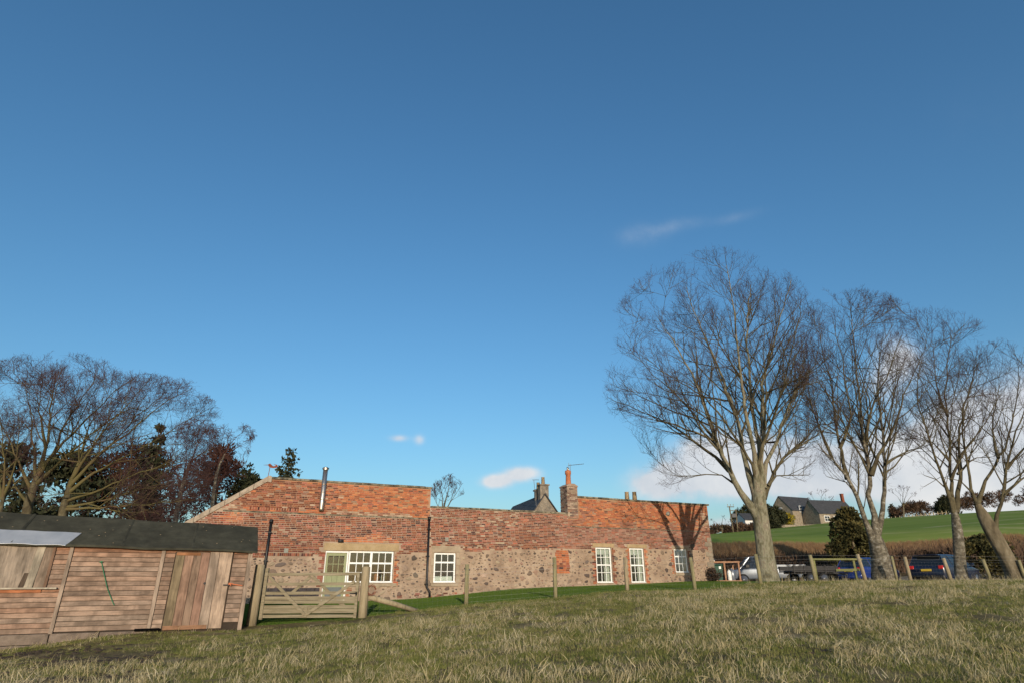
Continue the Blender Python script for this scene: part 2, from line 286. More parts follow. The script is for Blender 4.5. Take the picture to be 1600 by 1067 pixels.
# ------------------------------------------------------------------ terrain
P0 = Vector((-3.8556, 29.0, 0)); tA = Vector((.90157, .43263, 0))
def wallxy(s, back=0): p = P0 + tA*s + Vector((-tA.y, tA.x, 0))*back; return p.x, p.y
ctrl = [(0, -25, -.9), (-30, -25, -1), (30, -25, -.6), (0, 0, 0), (-12, 0, -.1), (12, 0, .25), (-30, 0, -.3), (35, 0, .5), (0, 8, .45), (-6, 8, .22), (7, 8, .62), (-12, 8, .1),
        (-11.2, 13.8, .24), (-9.7, 14.5, .42), (-8.5, 15.3, .54), (-6.55, 16.2, .53), (-5.3, 17, .66), (-3.9, 17, .76), (-1.34, 19, .98), (1.25, 19.5, 1.14), (3.75, 21, 1.32), (6.22, 22.3, 1.29),
        (9.2, 24.5, 1.5), (11.8, 25, 1.56), (14.2, 26, 1.57), (19.2, 26.5, 1.56), (26, 27.5, 1.56), (40, 29, 1.6),
        (15, 35, 1.42), (23, 35, 1.36), (40, 36, 1.4), (17, 42, 1.38), (20, 38.4, 1.44), (35, 44, 1.45), (55, 45, 1.6), (-20, 38, .9), (-35, 30, .8), (-60, 30, .8), (0, 45, 1.3), (-30, 47, 1.1), (-60, 47, 1.2),
        (12, 47.5, 1.4), (22, 47.5, 1.4), (45, 47.5, 1.5), (80, 47.5, 2.2), (12, 55, 4.0), (22.3, 55, 4.2), (45, 56, 5.1), (80, 56, 6.2), (-10, 55, 3.0), (-50, 55, 2.2),
        (38.6, 120, 9.98), (55.4, 135, 12.04), (93, 150, 15.75), (141, 170, 19.4), (70, 155, 14.4), (50, 80, 7.6), (90, 80, 9.6), (30, 80, 6.0), (0, 90, 5), (-60, 110, 4), (-150, 150, 4), (0, 180, 8), (60, 260, 15), (160, 300, 20),
        (-200, 380, 6), (0, 380, 10), (320, 380, 22), (320, 150, 24), (320, 60, 14), (-200, 50, 2), (160, 20, 4), (70, 25, 2), (100, -25, 1), (-80, -25, -1)]
ctrl += [(*wallxy(s), z) for s, z in ((-10.9, .8), (-4.6, .86), (-.8, .92), (1.9, 1.1), (4.2, 1.29), (7.8, 1.36), (11.7, 1.46), (16.2, 1.60))]
CP = np.array(ctrl, float)
def _phi(r2): return np.where(r2 > 0, .5*r2*np.log(np.maximum(r2, 1e-12)), 0)
def _tps():
    X = CP[:, :2]/10; n = len(X); r2 = ((X[:, None]-X[None])**2).sum(-1)
    A = np.zeros((n+3, n+3)); A[:n, :n] = _phi(r2) + np.eye(n)*.004; A[:n, n] = 1; A[:n, n+1:] = X; A[n:, :n] = A[:n, n:].T
    return np.linalg.solve(A, np.r_[CP[:, 2], 0, 0, 0])
TW = _tps()
def H(x, y):
    Q = np.stack([np.atleast_1d(x), np.atleast_1d(y)], -1).astype(float)/10; X = CP[:, :2]/10
    r2 = ((Q[:, None]-X[None])**2).sum(-1)
    z = _phi(r2) @ TW[:-3] + TW[-3] + Q @ TW[-2:]
    return z
def Hs(x, y): return float(H(x, y)[0])
def interp(xs, ys): return lambda x: np.interp(x, xs, ys)
yf = interp([-80, -30, -12, -6.9, -4, -1.35, 1.25, 3.75, 6.25, 9.25, 11.8, 14.3, 19.3, 30, 60, 160], [17, 17, 17, 17, 17.05, 19, 19.5, 21, 22.3, 24.5, 25.2, 26, 26.6, 28, 29, 30])
def wall_y(x): return P0.y + (np.asarray(x)-P0.x)*tA.y/tA.x
def sheet(name, xs, lo, hi, ny, m, dz=0, rough=0, power=1.):
    xs = np.asarray(xs, float); t = np.linspace(0, 1, ny)**power
    ylo = np.asarray(lo(xs)+0*xs); yhi = np.asarray(hi(xs)+0*xs)
    Y = ylo[:, None] + (yhi-ylo)[:, None]*t[None]; X = np.repeat(xs[:, None], ny, 1)
    Z = np.concatenate([H(X[i], Y[i]) for i in range(len(xs))]).reshape(X.shape) + dz
    if rough: Z[:, :-1] += (rng.random(Z[:, :-1].shape)-.5)*rough
    V = np.stack([X, Y, Z], -1).reshape(-1, 3); n = len(xs)
    I = np.arange(n*ny).reshape(n, ny); Fq = np.stack([I[:-1, :-1], I[1:, :-1], I[1:, 1:], I[:-1, 1:]], -1).reshape(-1, 4)
    o = np_mesh(name, V, Fq, m, smooth=True); o['kind'] = 'structure'; return o
sheet('pasture', np.r_[np.arange(-80, -24, 4), np.arange(-24, 34, .35), np.arange(34, 110, 4)], lambda x: -25+0*x, yf, 110, 'pasture_soil', rough=.05)
sheet('lawn', np.arange(-14, 13.61, .4), lambda x: yf(x)-.3, lambda x: np.minimum(wall_y(x)+.25, 37.3), 40, 'lawn_soil', dz=-.006, rough=.012)
sheet('yard', np.arange(13.2, 110, 1.), lambda x: yf(x)-.3, lambda x: 47.6+0*x, 30, 'gravel', dz=-.012, rough=.01)
sheet('farmyard', np.r_[np.arange(-80, -14, 4), np.arange(-14, 14, 1.)], lambda x: np.where(x < -14, yf(x)-.3, np.minimum(wall_y(x)+.1, 37.2)), lambda x: 47.6+0*x, 24, 'gravel', dz=-.014)
sheet('hedge_bank', np.arange(-80, 120, 1.5), lambda x: 47.5+0*x, lambda x: 56.05+0*x, 12, 'bank_soil', rough=.1)
sheet('hill_field', np.r_[np.arange(-200, -60, 14), np.arange(-60, 200, 4), np.arange(200, 321, 12)], lambda x: 55.9+0*x, lambda x: 380+0*x, 70, 'hill_grass', dz=-.01, power=1.6)
sheet('far_ground', np.r_[np.arange(-900, 901, 60)], lambda x: 379+0*x, lambda x: 1500+0*x, 4, 'hill_grass', dz=-60)

# ------------------------------------------------------------------ the brick cottage
ANG = math.atan2(tA.y, tA.x); B0 = .8
cottage = empty('brick_cottage', (P0.x, P0.y, B0), 'long single storey brick and rubble stone cottage with flue and white windows', 'cottage', rz=ANG)
SH = (0, 0, -B0)
OPEN = [(-4.62, -3.64, .84, 2.88), (-3.64, -1.63, 1.58, 2.90), (.25, 1.33, 1.57, 2.88), (9.08, 10.06, 1.53, 3.28), (11.23, 12.17, 1.53, 3.28), (14.25, 15.17, 2.04, 3.29)]
ZS = 3.32; SL = -10.94; SR = 17.05
def zb(s): return float(np.interp(s, [-7.4, -.9, 4.2, 10.3, 17], [2.58, 2.80, 3.05, 3.21, 3.25]))
def topz(s):
    if s < -7.31: return 5.80 + (s+7.31)*.703
    if s < -.05: return 5.74
    if s < 7.465: return 4.88
    return 5.75
# masonry core (mortar face), lower storey with real openings
lw = MB(); ss = sorted({SL, SR, *[o[0] for o in OPEN], *[o[1] for o in OPEN], 5., 7.}); zz = sorted({.3, ZS, *[o[2] for o in OPEN], *[o[3] for o in OPEN]})
for a, b in zip(ss, ss[1:]):
    for c, d in zip(zz, zz[1:]):
        if not any(o[0] <= a and b <= o[1] and o[2] <= c and d <= o[3] for o in OPEN):
            lw.add([(a, 0, c), (b, 0, c), (b, 0, d), (a, 0, d)], [(0, 1, 2, 3)])
for o in OPEN:
    a, b, c, d = o
    lw.add([(a, 0, c), (a, .4, c), (a, .4, d), (a, 0, d)], [(0, 1, 2, 3)]).add([(b, 0, c), (b, .4, c), (b, .4, d), (b, 0, d)], [(3, 2, 1, 0)])
    lw.add([(a, 0, d), (b, 0, d), (b, .4, d), (a, .4, d)], [(0, 3, 2, 1)]).add([(a, 0, c), (b, 0, c), (b, .4, c), (a, .4, c)], [(0, 1, 2, 3)])
wall = lw.build('wall', 'harling', cottage, shift=SH)
wl = MB().prism([(SL, ZS), (-.05, ZS), (-.05, 4.37), (-9.34, 4.37)], 0, .4).build('parapet', 'mortar_pale', cottage, shift=SH)
wl2 = MB().prism([(-9.34, 4.372), (-.05, 4.372), (-.05, 5.74), (-7.26, 5.74), (-7.31, 5.80)], .0, .4).build('parapet', 'mortar_orange', cottage, shift=SH)
wm = MB().prism([(-.05, ZS), (7.46, ZS), (7.46, 4.88), (-.05, 4.88)], .001, .4).build('parapet', 'mortar_pale', cottage, shift=SH)
wr = MB().prism([(7.46, ZS), (SR, ZS), (SR, 4.28), (7.46, 4.28)], 0, .4).build('parapet', 'mortar_grey', cottage, shift=SH)
wr2 = MB().prism([(7.46, 4.282), (SR, 4.282), (SR, 5.75), (7.46, 5.75)], 0, .4).build('parapet', 'mortar_orange', cottage, shift=SH)
rear = MB(); rear.box(SR-.4, SR, .4, 6.5, .3, 4.5).box(SL, SL+.4, .4, 6.5, .3, 2.9).box(SL, SR, 6.5, 6.9, .3, 4.2)
rear.build('rear_wall', 'harling', cottage, shift=SH)
MB().prism([(SL, .0), (SR, .0), (SR, .06), (SL, .06)], .4, 6.9).add([], []).build('room_floor', 'interior', cottage, shift=(0, 0, .02))
rf = MB(); rf.add([(SL, .4, 4.62-1.2), (-7.3, .4, 4.62), (SR+.05, .4, 4.62), (SR+.05, 7.1, 4.2), (-7.3, 7.1, 4.2), (SL, 7.1, 3.2), (SL, .4, 4.52-1.2), (-7.3, .4, 4.52), (SR+.05, .4, 4.52), (SR+.05, 7.1, 4.1), (-7.3, 7.1, 4.1), (SL, 7.1, 3.1)],
       [(0, 1, 4, 5), (1, 2, 3, 4), (11, 10, 7, 6), (10, 9, 8, 7), (0, 6, 7, 1), (1, 7, 8, 2), (2, 8, 9, 3), (3, 9, 10, 4), (4, 10, 11, 5), (5, 11, 6, 0)])
rf.build('roof', 'slate', cottage, shift=SH)

# bricks: every brick is geometry; the nearest 300 in view are objects
def vnoise(x, y, seed=0):
    xi, yi = math.floor(x), math.floor(y); fx, fy = x-xi, y-yi; fx = fx*fx*(3-2*fx); fy = fy*fy*(3-2*fy)
    def h(i, j): return (math.sin(i*127.1 + j*311.7 + seed*74.7)*43758.5453) % 1.0
    return (h(xi, yi)*(1-fx)+h(xi+1, yi)*fx)*(1-fy) + (h(xi, yi+1)*(1-fx)+h(xi+1, yi+1)*fx)*fy
PAL_LOW = [((.21, .074, .042), 4), ((.275, .10, .055), 4), ((.14, .05, .035), 3.4), ((.075, .034, .032), 1.6), ((.34, .12, .085), 1.6), ((.42, .13, .075), .5), ((.30, .20, .145), .7)]
PAL_ORG = [((.36, .115, .05), 4), ((.40, .14, .062), 4), ((.31, .095, .05), 3), ((.24, .085, .05), 2), ((.13, .06, .042), .8), ((.42, .19, .095), 1.4), ((.28, .17, .10), 1)]
PAL_PALE = [((.32, .23, .165), 3), ((.27, .15, .105), 2), ((.20, .10, .07), 2), ((.36, .28, .2), 2), ((.12, .06, .05), 1)]
PAL_GRY = [((.24, .10, .07), 3), ((.29, .14, .10), 3), ((.16, .07, .052), 2), ((.31, .20, .145), 1.2), ((.34, .12, .075), 1.5)]
PAL_CHIM = [((.24, .175, .13), 3), ((.33, .26, .195), 3), ((.17, .10, .075), 2), ((.12, .085, .07), 1.5), ((.29, .16, .11), 1)]
PAL_LOW = [(tuple(q*.82 for q in c), w) for c, w in PAL_LOW]; PAL_GRY = [(tuple(q*.86 for q in c), w) for c, w in PAL_GRY]
def pick(p):
    r = random.random()*sum(w for _, w in p)
    for c, w in p:
        r -= w
        if r <= 0: break
    k = random.uniform(.85, 1.15); return (c[0]*k, c[1]*k*random.uniform(.95, 1.05), c[2]*k)
def brick_pal(s, z):
    n = vnoise(s*.7, z*1.6, 3); n2 = vnoise(s*.35, z*.8, 5)
    if -.05 < s < 8.1 and z > zb(s):
        if s > 5.5: return PAL_GRY if random.random() < min(.8, (s-5.5)*.35) else PAL_LOW
        return PAL_PALE if random.random() < max(.03, (n-.6)*1.2 + (.18 if z > 4.5 else 0)) else PAL_LOW
    if s <= -.05:
        if z > 4.37:
            o = (s+7.0)/3.2 + (n2-.5)*1.4
            if z < 4.55: return PAL_PALE if n > .7 else PAL_ORG
            return PAL_ORG if o > random.uniform(.2, .9) else (PAL_PALE if random.random() < n*.45 else PAL_LOW)
        if -4.1 < s < -1.5 and z > 3.2 and z < 3.62 - abs(s+2.6)*.25: return PAL_ORG
        if -8.9 < s < -8.1 and 3.9 < z < 4.3: return PAL_ORG
        return PAL_LOW
    if z > 4.28:
        if s > 16.5 and n > .45: return PAL_PALE
        return PAL_ORG if random.random() > (n-.45)*1.6 else PAL_GRY
    return PAL_GRY if random.random() < .25+n*.8 else PAL_LOW
def blocked(s0, s1, z0, z1):
    for a, b, c, d in OPEN:
        if s0 < b and s1 > a and z0 < d and z1 > c: return True
    for a, b, c, d in LINT:
        if s0 < b and s1 > a and z0 < d and z1 > c: return True
    return False
LINT = [(-4.72, -1.44, 2.90, 3.20), (.13, 1.53, 2.90, 3.18), (8.9, 10.25, 3.29, 3.48), (11.1, 12.38, 3.29, 3.47), (14.15, 15.28, 3.30, 3.42), (7.44, 8.10, 4.66, 7)]
bricks = []                                                     # (s0, s1, z0, z1, proud, colour)
CH = .0765
row = 0; z = 2.42
while z < 5.78:
    hdr = row % 5 == 4; L = .112 if hdr else .232
    s = SL + random.uniform(0, .1) + (0 if row % 2 else L/2)
    while s < SR:
        Lb = L*random.uniform(.94, 1.05); s0, s1, z0, z1 = s, min(s+Lb-.016, SR), z, z+CH-.019; s += Lb
        if s1-s0 < .04: continue
        mid = (s0+s1)/2
        if z0 < zb(mid) + (random.random()-.5)*.05 or z1 > topz(s0)-.02 or z1 > topz(s1)-.02: continue
        if s0 < -.05 < s1: s1 = -.06
        if z1 > 4.88 and s0 < 7.465 < s1: continue
        if blocked(s0, s1, z0, z1): continue
        if -7.9 < mid < -5.9 and 4.42 < z0 < 4.56: continue        # soldier course
        if -7.9 < mid < -5.2 and 2.62 < z0 < 2.76: continue
        if 4.30 < z0 < 4.38 and mid < -.05: continue              # string course
        bricks.append((s0, s1, z0+random.uniform(-.002, .002), z1+random.uniform(-.002, .002), random.uniform(.005, .014), pick(brick_pal(mid, z0))))
    z += CH; row += 1
for a, b, z0, z1 in ((-7.9, -5.92, 4.44, 4.57), (-7.9, -5.2, 2.645, 2.765)):
    s = a
    while s < b:
        bricks.append((s, s+.066, z0, z1, .012, pick(PAL_LOW))); s += .105 if z0 > 4 else .079
s = -3.9
while s < -1.6:
    s += .079
# brick jambs beside windows and the old blocked doorway
def jamb(sa, sb, z0, z1, side, pal=PAL_ORG):
    zc = z0; k = 0
    while zc < z1:
        w = .225 if k % 4 < 2 else .11
        if side < 0: bricks.append((sb-w, sb-.004, zc, zc+CH-.012, .01, pick(pal)))
        else: bricks.append((sa+.004, sa+w, zc, zc+CH-.012, .01, pick(pal)))
        zc += CH; k += 1
jamb(0, 9.06, 1.5, 3.2, -1, PAL_LOW+PAL_ORG); jamb(10.08, 0, 1.5, 3.2, 1, PAL_LOW); jamb(0, 11.2, 1.5, 3.2, -1); jamb(12.19, 0, 1.5, 3.2, 1)
jamb(0, 14.22, 2.0, 3.2, -1); jamb(15.2, 0, 1.6, 3.2, 1, PAL_LOW); jamb(-1.6, 0, 1.5, 2.8, 1); jamb(0, -4.64, 1.45, 2.8, -1, PAL_GRY); jamb(-3.6, 0, .95, 1.5, 1)
zc = 2.0
while zc < 3.02:
    s = 6.62 + random.uniform(0, .1)
    while s < 7.35:
        l = random.uniform(.16, .24); bricks.append((s, s+l-.012, zc, zc+.088, .012, pick(PAL_ORG if zc > 2.5 else PAL_ORG+PAL_LOW))); s += l
    zc += .1
for k in range(14):                                              # brick repairs at the foot of the wall
    s = random.uniform(-1.4, 1.8); bricks.append((s, s+.22, .96+.07*(k % 3), 1.03+.07*(k % 3), .01, pick(PAL_GRY)))
def brick_box(mb, b, y=0.):
    s0, s1, z0, z1, p, c = b; mb.box(s0, s1, y-p, y+.01, z0, z1, c, skip=('back',))
vis = [b for b in bricks if b[0] > -8.0]
vis.sort(key=lambda b: -(b[1]-b[0])*100/(28+.43*b[0]))
single = vis[:300]; sset = set(id(b) for b in single)
fb = MB()
for b in bricks:
    if id(b) not in sset: brick_box(fb, b)
bw = fb.build('brickwork', 'brick', wall, shift=SH); bw['kind'] = 'stuff'
pool = []
for k in range(36):
    c = pick([PAL_LOW, PAL_LOW, PAL_ORG][k % 3]); pool.append((c, MB().box(0, .22, -.011, .01, 0, .064, c, skip=('back',)).mesh('brick', 'brick')))
for b in single:
    me = min(random.sample(pool, 14), key=lambda q: sum((q[0][i]-b[5][i])**2 for i in range(3)))[1]
    o = bpy.data.objects.new('brick', me); o.location = (b[0], random.uniform(-.004, .001), b[2]-B0); o.scale = ((b[1]-b[0])/.22, 1, (b[3]-b[2])/.064); link(o, wall)

# rubble stones set in the harling
STC = [((.165, .118, .088), 3), ((.225, .165, .12), 3), ((.29, .215, .155), 4), ((.35, .265, .19), 4), ((.095, .072, .06), 2.0), ((.14, .11, .09), 2.5), ((.235, .20, .155), 2), ((.25, .155, .115), 1.5)]
def stone_mesh(seed, c):
    r = random.Random(seed); n = r.choice([7, 8, 9]); e_ = r.uniform(2.2, 4.5); a0 = r.uniform(0, 1.5); ro = [r.uniform(.66, 1.16)*(abs(math.cos(2*math.pi*i/n+a0))**e_+abs(math.sin(2*math.pi*i/n+a0))**e_)**(-1/e_) for i in range(n)]; vs = []
    for q, (sc, d) in enumerate(((1, .004), (.86, -.018), (.5, -.034))):
        vs += [(math.cos(2*math.pi*i/n)*ro[i]*sc*.5, d + (r.uniform(-.006, .006) if q else 0), math.sin(2*math.pi*i/n)*ro[i]*sc*.5) for i in range(n)]
    vs.append((0, -.037, 0)); fs = []
    for q in range(2): fs += [(q*n+i, q*n+(i+1) % n, (q+1)*n+(i+1) % n, (q+1)*n+i) for i in range(n)]
    fs += [(2*n+i, 2*n+(i+1) % n, 3*n) for i in range(n)]
    return MB().add(vs, fs, c)
smesh = []
for k in range(42):
    c = pick(STC); smesh.append(stone_mesh(k, c).mesh('stone', 'rubble'))
def sdens(s, z):
    n = vnoise(s*.9, z*1.3, 11)
    if s < -4.7: return .95
    if s < 0: return .95 if n > .35 else .5
    if s < 6.6: return .85 if n > .3 else .4
    if s > 15.4: return 1.0
    return .6 if n > .42 else .22
placed = []; tries = 0
while tries < 16000:
    tries += 1
    s = random.uniform(-7.6, SR-.1) if random.random() > .35 else random.uniform(-7.6, -4.7); w = random.choice([.08, .10, .13, .17, .22, .28, .34])*random.uniform(.8, 1.2)*(1.25 if s < -4.6 else 1); h = w*random.uniform(.45, .95)
    base = Hs(*wallxy(s)); z = random.uniform(base+.05, zb(s)-.06)
    if s > 15.4 and random.random() < .4: z = random.uniform(base+.05, 3.9); w *= 1.3; h *= 1.2
    if random.random() > sdens(s, z): continue
    if z+h/2 > zb(s) and s < 15.6: continue
    if blocked(s-w/2-.04, s+w/2+.04, z-h/2-.03, z+h/2+.03): continue
    if any(a-.25 < s < b+.25 and c-.1 < z < d+.1 for a, b, c, d in OPEN[3:5]) or (6.5 < s < 7.45 and z > 1.95) or (-5.0 < s < -3.4 and z < 2.9) or (.05 < s < 1.6 and z > 1.4): continue
    if any(abs(s-q[0]) < (w+q[2])*.5+.006 and abs(z-q[1]) < (h+q[3])*.5+.006 for q in placed): continue
    placed.append((s, z, w, h))
placed.sort(key=lambda q: -q[2]*q[3]*(1 if q[0] < 6 else .7))
rest = MB()
for k, (s, z, w, h) in enumerate(placed):
    if k < 300:
        o = bpy.data.objects.new('stone', random.choice(smesh)); o.location = (s, random.uniform(-.004, .006), z-B0); o.scale = (w, random.uniform(.7, 1.2), h); o.rotation_euler = (0, random.uniform(-.5, .5), 0); link(o, wall)
    else:
        q = stone_mesh(k+100, pick(STC)); rest.add([(s+v[0]*w, v[1], z+v[2]*h) for v in q.v], q.f, q.c[0])
if rest.f:
    ro = rest.build('small_stones', 'rubble', wall, shift=SH); ro['kind'] = 'stuff'

# copings, string courses, lintels, sills
def stones_row(s0, s1, z0, z1, lo, hi, y0=-.06, y1=.46, name='coping_stone', m='coping'):
    s = s0
    while s < s1-.05:
        e = min(s1, s+random.uniform(lo, hi)); e = s1 if s1-e < .25 else e
        j = random.uniform(-.008, .008)
        MB().box(s+.004, e-.004, y0+random.uniform(-.01, .01), y1, z0+j+.004, z1+j).build(name, m, cottage, shift=SH, bevel=.012); s = e
stones_row(-7.2, -.0, 5.742, 5.835, .55, .95); stones_row(0, 7.44, 4.882, 4.965, .5, .9); stones_row(8.12, 17.2, 5.752, 5.845, .5, .85)
a = Vector((-7.36, 5.86)); b = Vector((-10.9, 5.86-3.54*.703)); n = 7
for k in range(n):
    p = a.lerp(b, k/n); q = a.lerp(b, (k+.985)/n)
    MB().prism([(q.x, q.y-.24), (p.x, p.y-.24), (p.x, p.y), (q.x, q.y)], -.05, .46).build('verge_stone', 'verge_mortar', cottage, shift=SH, bevel=.015)
MB().prism([(-7.36, 5.60), (-7.2, 5.60), (-7.2, 5.845), (-7.30, 5.885), (-7.36, 5.862)], -.052, .462).build('apex_stone', 'verge_mortar', cottage, shift=SH, bevel=.012)
stones_row(-8.9, -.06, 4.335, 4.395, .7, 1.3, -.035, .002, 'string_course', 'coping'); stones_row(0, 2.1, 4.42, 4.465, .7, 1.2, -.022, .002, 'string_course', 'coping')
stones_row(7.6, 16.4, 4.245, 4.295, .6, 1.2, -.02, .002, 'string_course', 'coping')
for (a, b, c, d), m in zip(LINT[:5], ('sandstone', 'sandstone_grey', 'sandstone', 'sandstone', 'sandstone_grey')):
    MB().box(a, b, -.025, .15, c+.003, d).build('lintel', m, cottage, shift=SH, bevel=.008)
for a, b, z in ((-3.62, -1.45, 1.58), (.14, 1.46, 1.565), (9.0, 10.14, 1.53), (11.15, 12.28, 1.53), (14.2, 15.25, 2.035)):
    MB().prism([(a, z-.13), (b, z-.13), (b, z-.003), (a, z-.003)], -.06, .12).build('sill', 'sandstone_grey', cottage, shift=SH, bevel=.008)
for k, zz_ in enumerate((1.58, 1.95, 2.32, 2.62)):               # dressed jamb stones of the small sash window
    for sa, sb in ((1.345, 1.55-.06*(k % 2)), (.10+.05*(k % 2), .235)):
        MB().box(sa, sb, -.018, .1, zz_, zz_+(.35 if k < 3 else .26)).build('jamb_stone', 'sandstone_grey', cottage, shift=SH, bevel=.008)
for r_ in range(3):                                               # dark band of low stones left of the door
    s = -7.25 + .1*r_
    while s < -4.75:
        l = random.uniform(.22, .38); MB().box(s, min(s+l, -4.72)-.012, -.05-random.uniform(0, .02), .01, .93+r_*.165, .93+r_*.165+.15).build('low_stone', 'dark_stone', cottage, shift=SH, bevel=.008); s += l
for k in range(9):                                                # rough quoins of the right hand corner
    zq = 1.55 + k*.27; l = .5 if k % 2 else .32
    MB().box(SR-l, SR+.015, -.03-random.uniform(0, .02), .3, zq, zq+.255).build('quoin', 'house_stone', cottage, shift=SH, bevel=.03)

def window(s0, s1, z0, z1, cols, rows, rails, mull=0, fw=.065, label=None):
    f = MB(); y0, y1 = .05, .13
    f.box(s0, s0+fw, y0, y1, z0, z1).box(s1-fw, s1, y0, y1, z0, z1).box(s0+fw, s1-fw, y0, y1, z0, z0+fw).box(s0+fw, s1-fw, y0, y1, z1-fw, z1)
    f.box(s0-.015, s1+.015, -.01, y0+.03, z0-.004, z0+.035)
    o = f.build('window', 'white_paint', cottage, shift=SH, bevel=.004)
    if label: o['label'] = label
    gb = MB(); xs = []
    x0, x1 = s0+fw, s1-fw
    halves = [(x0, x1)] if not mull else [(x0, (x0+x1)/2-mull/2), ((x0+x1)/2+mull/2, x1)]
    if mull: gb.box((x0+x1)/2-mull/2, (x0+x1)/2+mull/2, y0+.003, y1-.003, z0+fw, z1-fw)
    zs = [z0+fw + (z1-z0-2*fw)*r for r in rows]
    for ha, hb in halves:
        for k in range(1, cols): xk = ha+(hb-ha)*k/cols; gb.box(xk-.013, xk+.013, .07, .11, z0+fw, z1-fw)
        for i, zr in enumerate(zs[1:-1]):
            hw = .035 if i in rails else .013
            gb.box(ha, hb, .068 if i in rails else .072, .112 if i in rails else .108, zr-hw, zr+hw)
        for k in range(cols):
            for i in range(len(zs)-1):
                a, b = ha+(hb-ha)*k/cols, ha+(hb-ha)*(k+1)/cols
                MB().box(a+.002, b-.002, .088, .092, zs[i]+.002, zs[i+1]-.002).build('pane', 'glass', o, shift=SH)
    gb.build('glazing_bars', 'white_paint', o, shift=SH)
    return o
def curtain(win, sa, sb, z0, z1, y=.22):
    m = MB(); n = 14; pts = [(sa+(sb-sa)*i/n, y+.025*math.sin(i*2.1)) for i in range(n+1)]
    vs = [(p[0], p[1], z0) for p in pts] + [(p[0], p[1], z1) for p in pts] + [(p[0], p[1]+.006, z0) for p in pts] + [(p[0], p[1]+.006, z1) for p in pts]; k = n+1
    m.add(vs, [(i, i+1, i+1+k, i+k) for i in range(n)] + [(i+1+2*k, i+2*k, i+3*k, i+1+3*k) for i in range(n)]).build('curtain', 'curtain', win, True, SH)
wk = window(-3.62, -1.65, 1.60, 2.885, 3, (0, .30, .63, 1), {1}, .10, label='wide white twin light window beside the green door')
w2 = window(.27, 1.31, 1.59, 2.865, 3, (0, .36, .70, 1), {1}, label='small white window between the downpipe and the plain rubble wall')
w3 = window(9.10, 10.04, 1.55, 3.265, 3, (0, .27, .5, .74, 1), {1}, fw=.06, label='tall white sash window nearer the chimney')
w4 = window(11.25, 12.15, 1.55, 3.265, 3, (0, .27, .5, .74, 1), {1}, fw=.06, label='tall white sash window nearer the tree shadow')
w5 = window(14.27, 15.15, 2.06, 3.275, 3, (0, .36, .70, 1), {1}, fw=.055, label='small white window in the tree shadow')
for w, a, b in ((w3, 9.68, 9.98), (w4, 11.8, 12.1)):
    curtain(w, a, b, 1.6, 3.1); MB().box(a-.56, b+.01, .17, .175, 2.93, 3.22).build('blind', 'curtain', w, shift=SH)
MB().box(.36, 1.2, .15, .17, 1.66, 1.86).build('sill_board', 'white_paint', w2, shift=SH)
for k, (s, w, h, m) in enumerate(((-3.05, .12, .2, 'terracotta'), (-2.75, .25, .07, 'white_paint'), (-2.3, .22, .3, 'terracotta'), (-2.25, .07, .22, 'white_paint'), (-2.06, .06, .25, 'curtain'), (-1.9, .16, .28, 'golden_green'))):
    z_ = 1.68 if k != 1 else 2.14
    MB().tube([(s, .3, z_), (s, .3, z_+h*.6), (s, .3, z_+h)], [w/2, w/2*.95, w/3], 10).build('ornament', m, wk, True, SH)

door = MB(); d0, d1 = -4.575, -3.70
door.box(d0, d0+.1, .08, .13, .9, 2.80).box(d1-.1, d1, .08, .13, .9, 2.80).box(d0+.1, d1-.1, .08, .13, 2.68, 2.80).box(d0+.1, d1-.1, .08, .13, 1.88, 2.02)
door = door.build('door', 'sage_paint', cottage, shift=SH, bevel=.005); door['label'] = 'sage green half glazed plank door'
MB().box(-4.62, d0-.004, .04, .14, .86, 2.875).box(d1+.004, -3.64, .04, .14, .86, 2.875).box(d0-.004, d1+.004, .04, .14, 2.81, 2.875).build('door_frame', 'white_paint', cottage, shift=SH, bevel=.004)
for k in range(3):
    a = d0+.1+(d1-d0-.2)*k/3; b = d0+.1+(d1-d0-.2)*(k+1)/3
    MB().box(a+.004, b-.004, .09, .125, 1.43, 1.878).build('plank', 'sage_paint', door, shift=SH)
    for i in range(2): MB().box(a+.012, b-.012, .1, .104, 2.03+.33*i, 2.33+.33*i).build('pane', 'glass', door, shift=SH)
gb = MB()
for k in (1, 2): a = d0+.1+(d1-d0-.2)*k/3; gb.box(a-.012, a+.012, .085, .12, 2.02, 2.68)
gb.box(d0+.1, d1-.1, .086, .119, 2.335, 2.36).build('glazing_bars', 'sage_paint', door, shift=SH)
MB().box(d0+.1, d1-.1, .088, .126, .9, 1.427).build('lower_panel', 'slate_grey', door, shift=SH)  # lower part of the door, darker blue-grey than the planks above
MB().box(-4.8, -3.5, -.28, .1, .70, .87).build('door_step', 'sandstone_grey', cottage, shift=SH, bevel=.02)

def downpipe(s, z0, z1, lean=0, shoe=False):
    pts = [(s, -.07, z1), (s+lean*.5, -.07, (z0+z1)/2), (s+lean, -.07, z0)]
    if shoe: pts = [(s, -.07, z1), (s+.02, -.07, z0+.42), (s+.16, -.11, z0+.2), (s+.17, -.11, z0)]
    o = MB().tube(pts, .055, 10).build('downpipe', 'black_plastic', cottage, True, SH)
    for k in range(3):
        zk = z0+.5+(z1-z0-.8)*k/2.2; MB().box(s-.075, s+.075, -.135, .0, zk, zk+.05).build('bracket', 'black_plastic', o, shift=SH)
    MB().tube([(s, -.07, z1-.12), (s, -.07, z1+.03)], .075, 10).build('collar', 'black_plastic', o, True, SH)
downpipe(-6.99, .82, 4.05); downpipe(-.09, 1.0, 4.42, shoe=True)
fl = MB().tube([(-5.03, -.12, 4.50), (-5.03, -.12, 4.58), (-5.03, -.12, 6.3)], [.09, .105, .105], 16).build('flue', 'steel', cottage, True, SH)
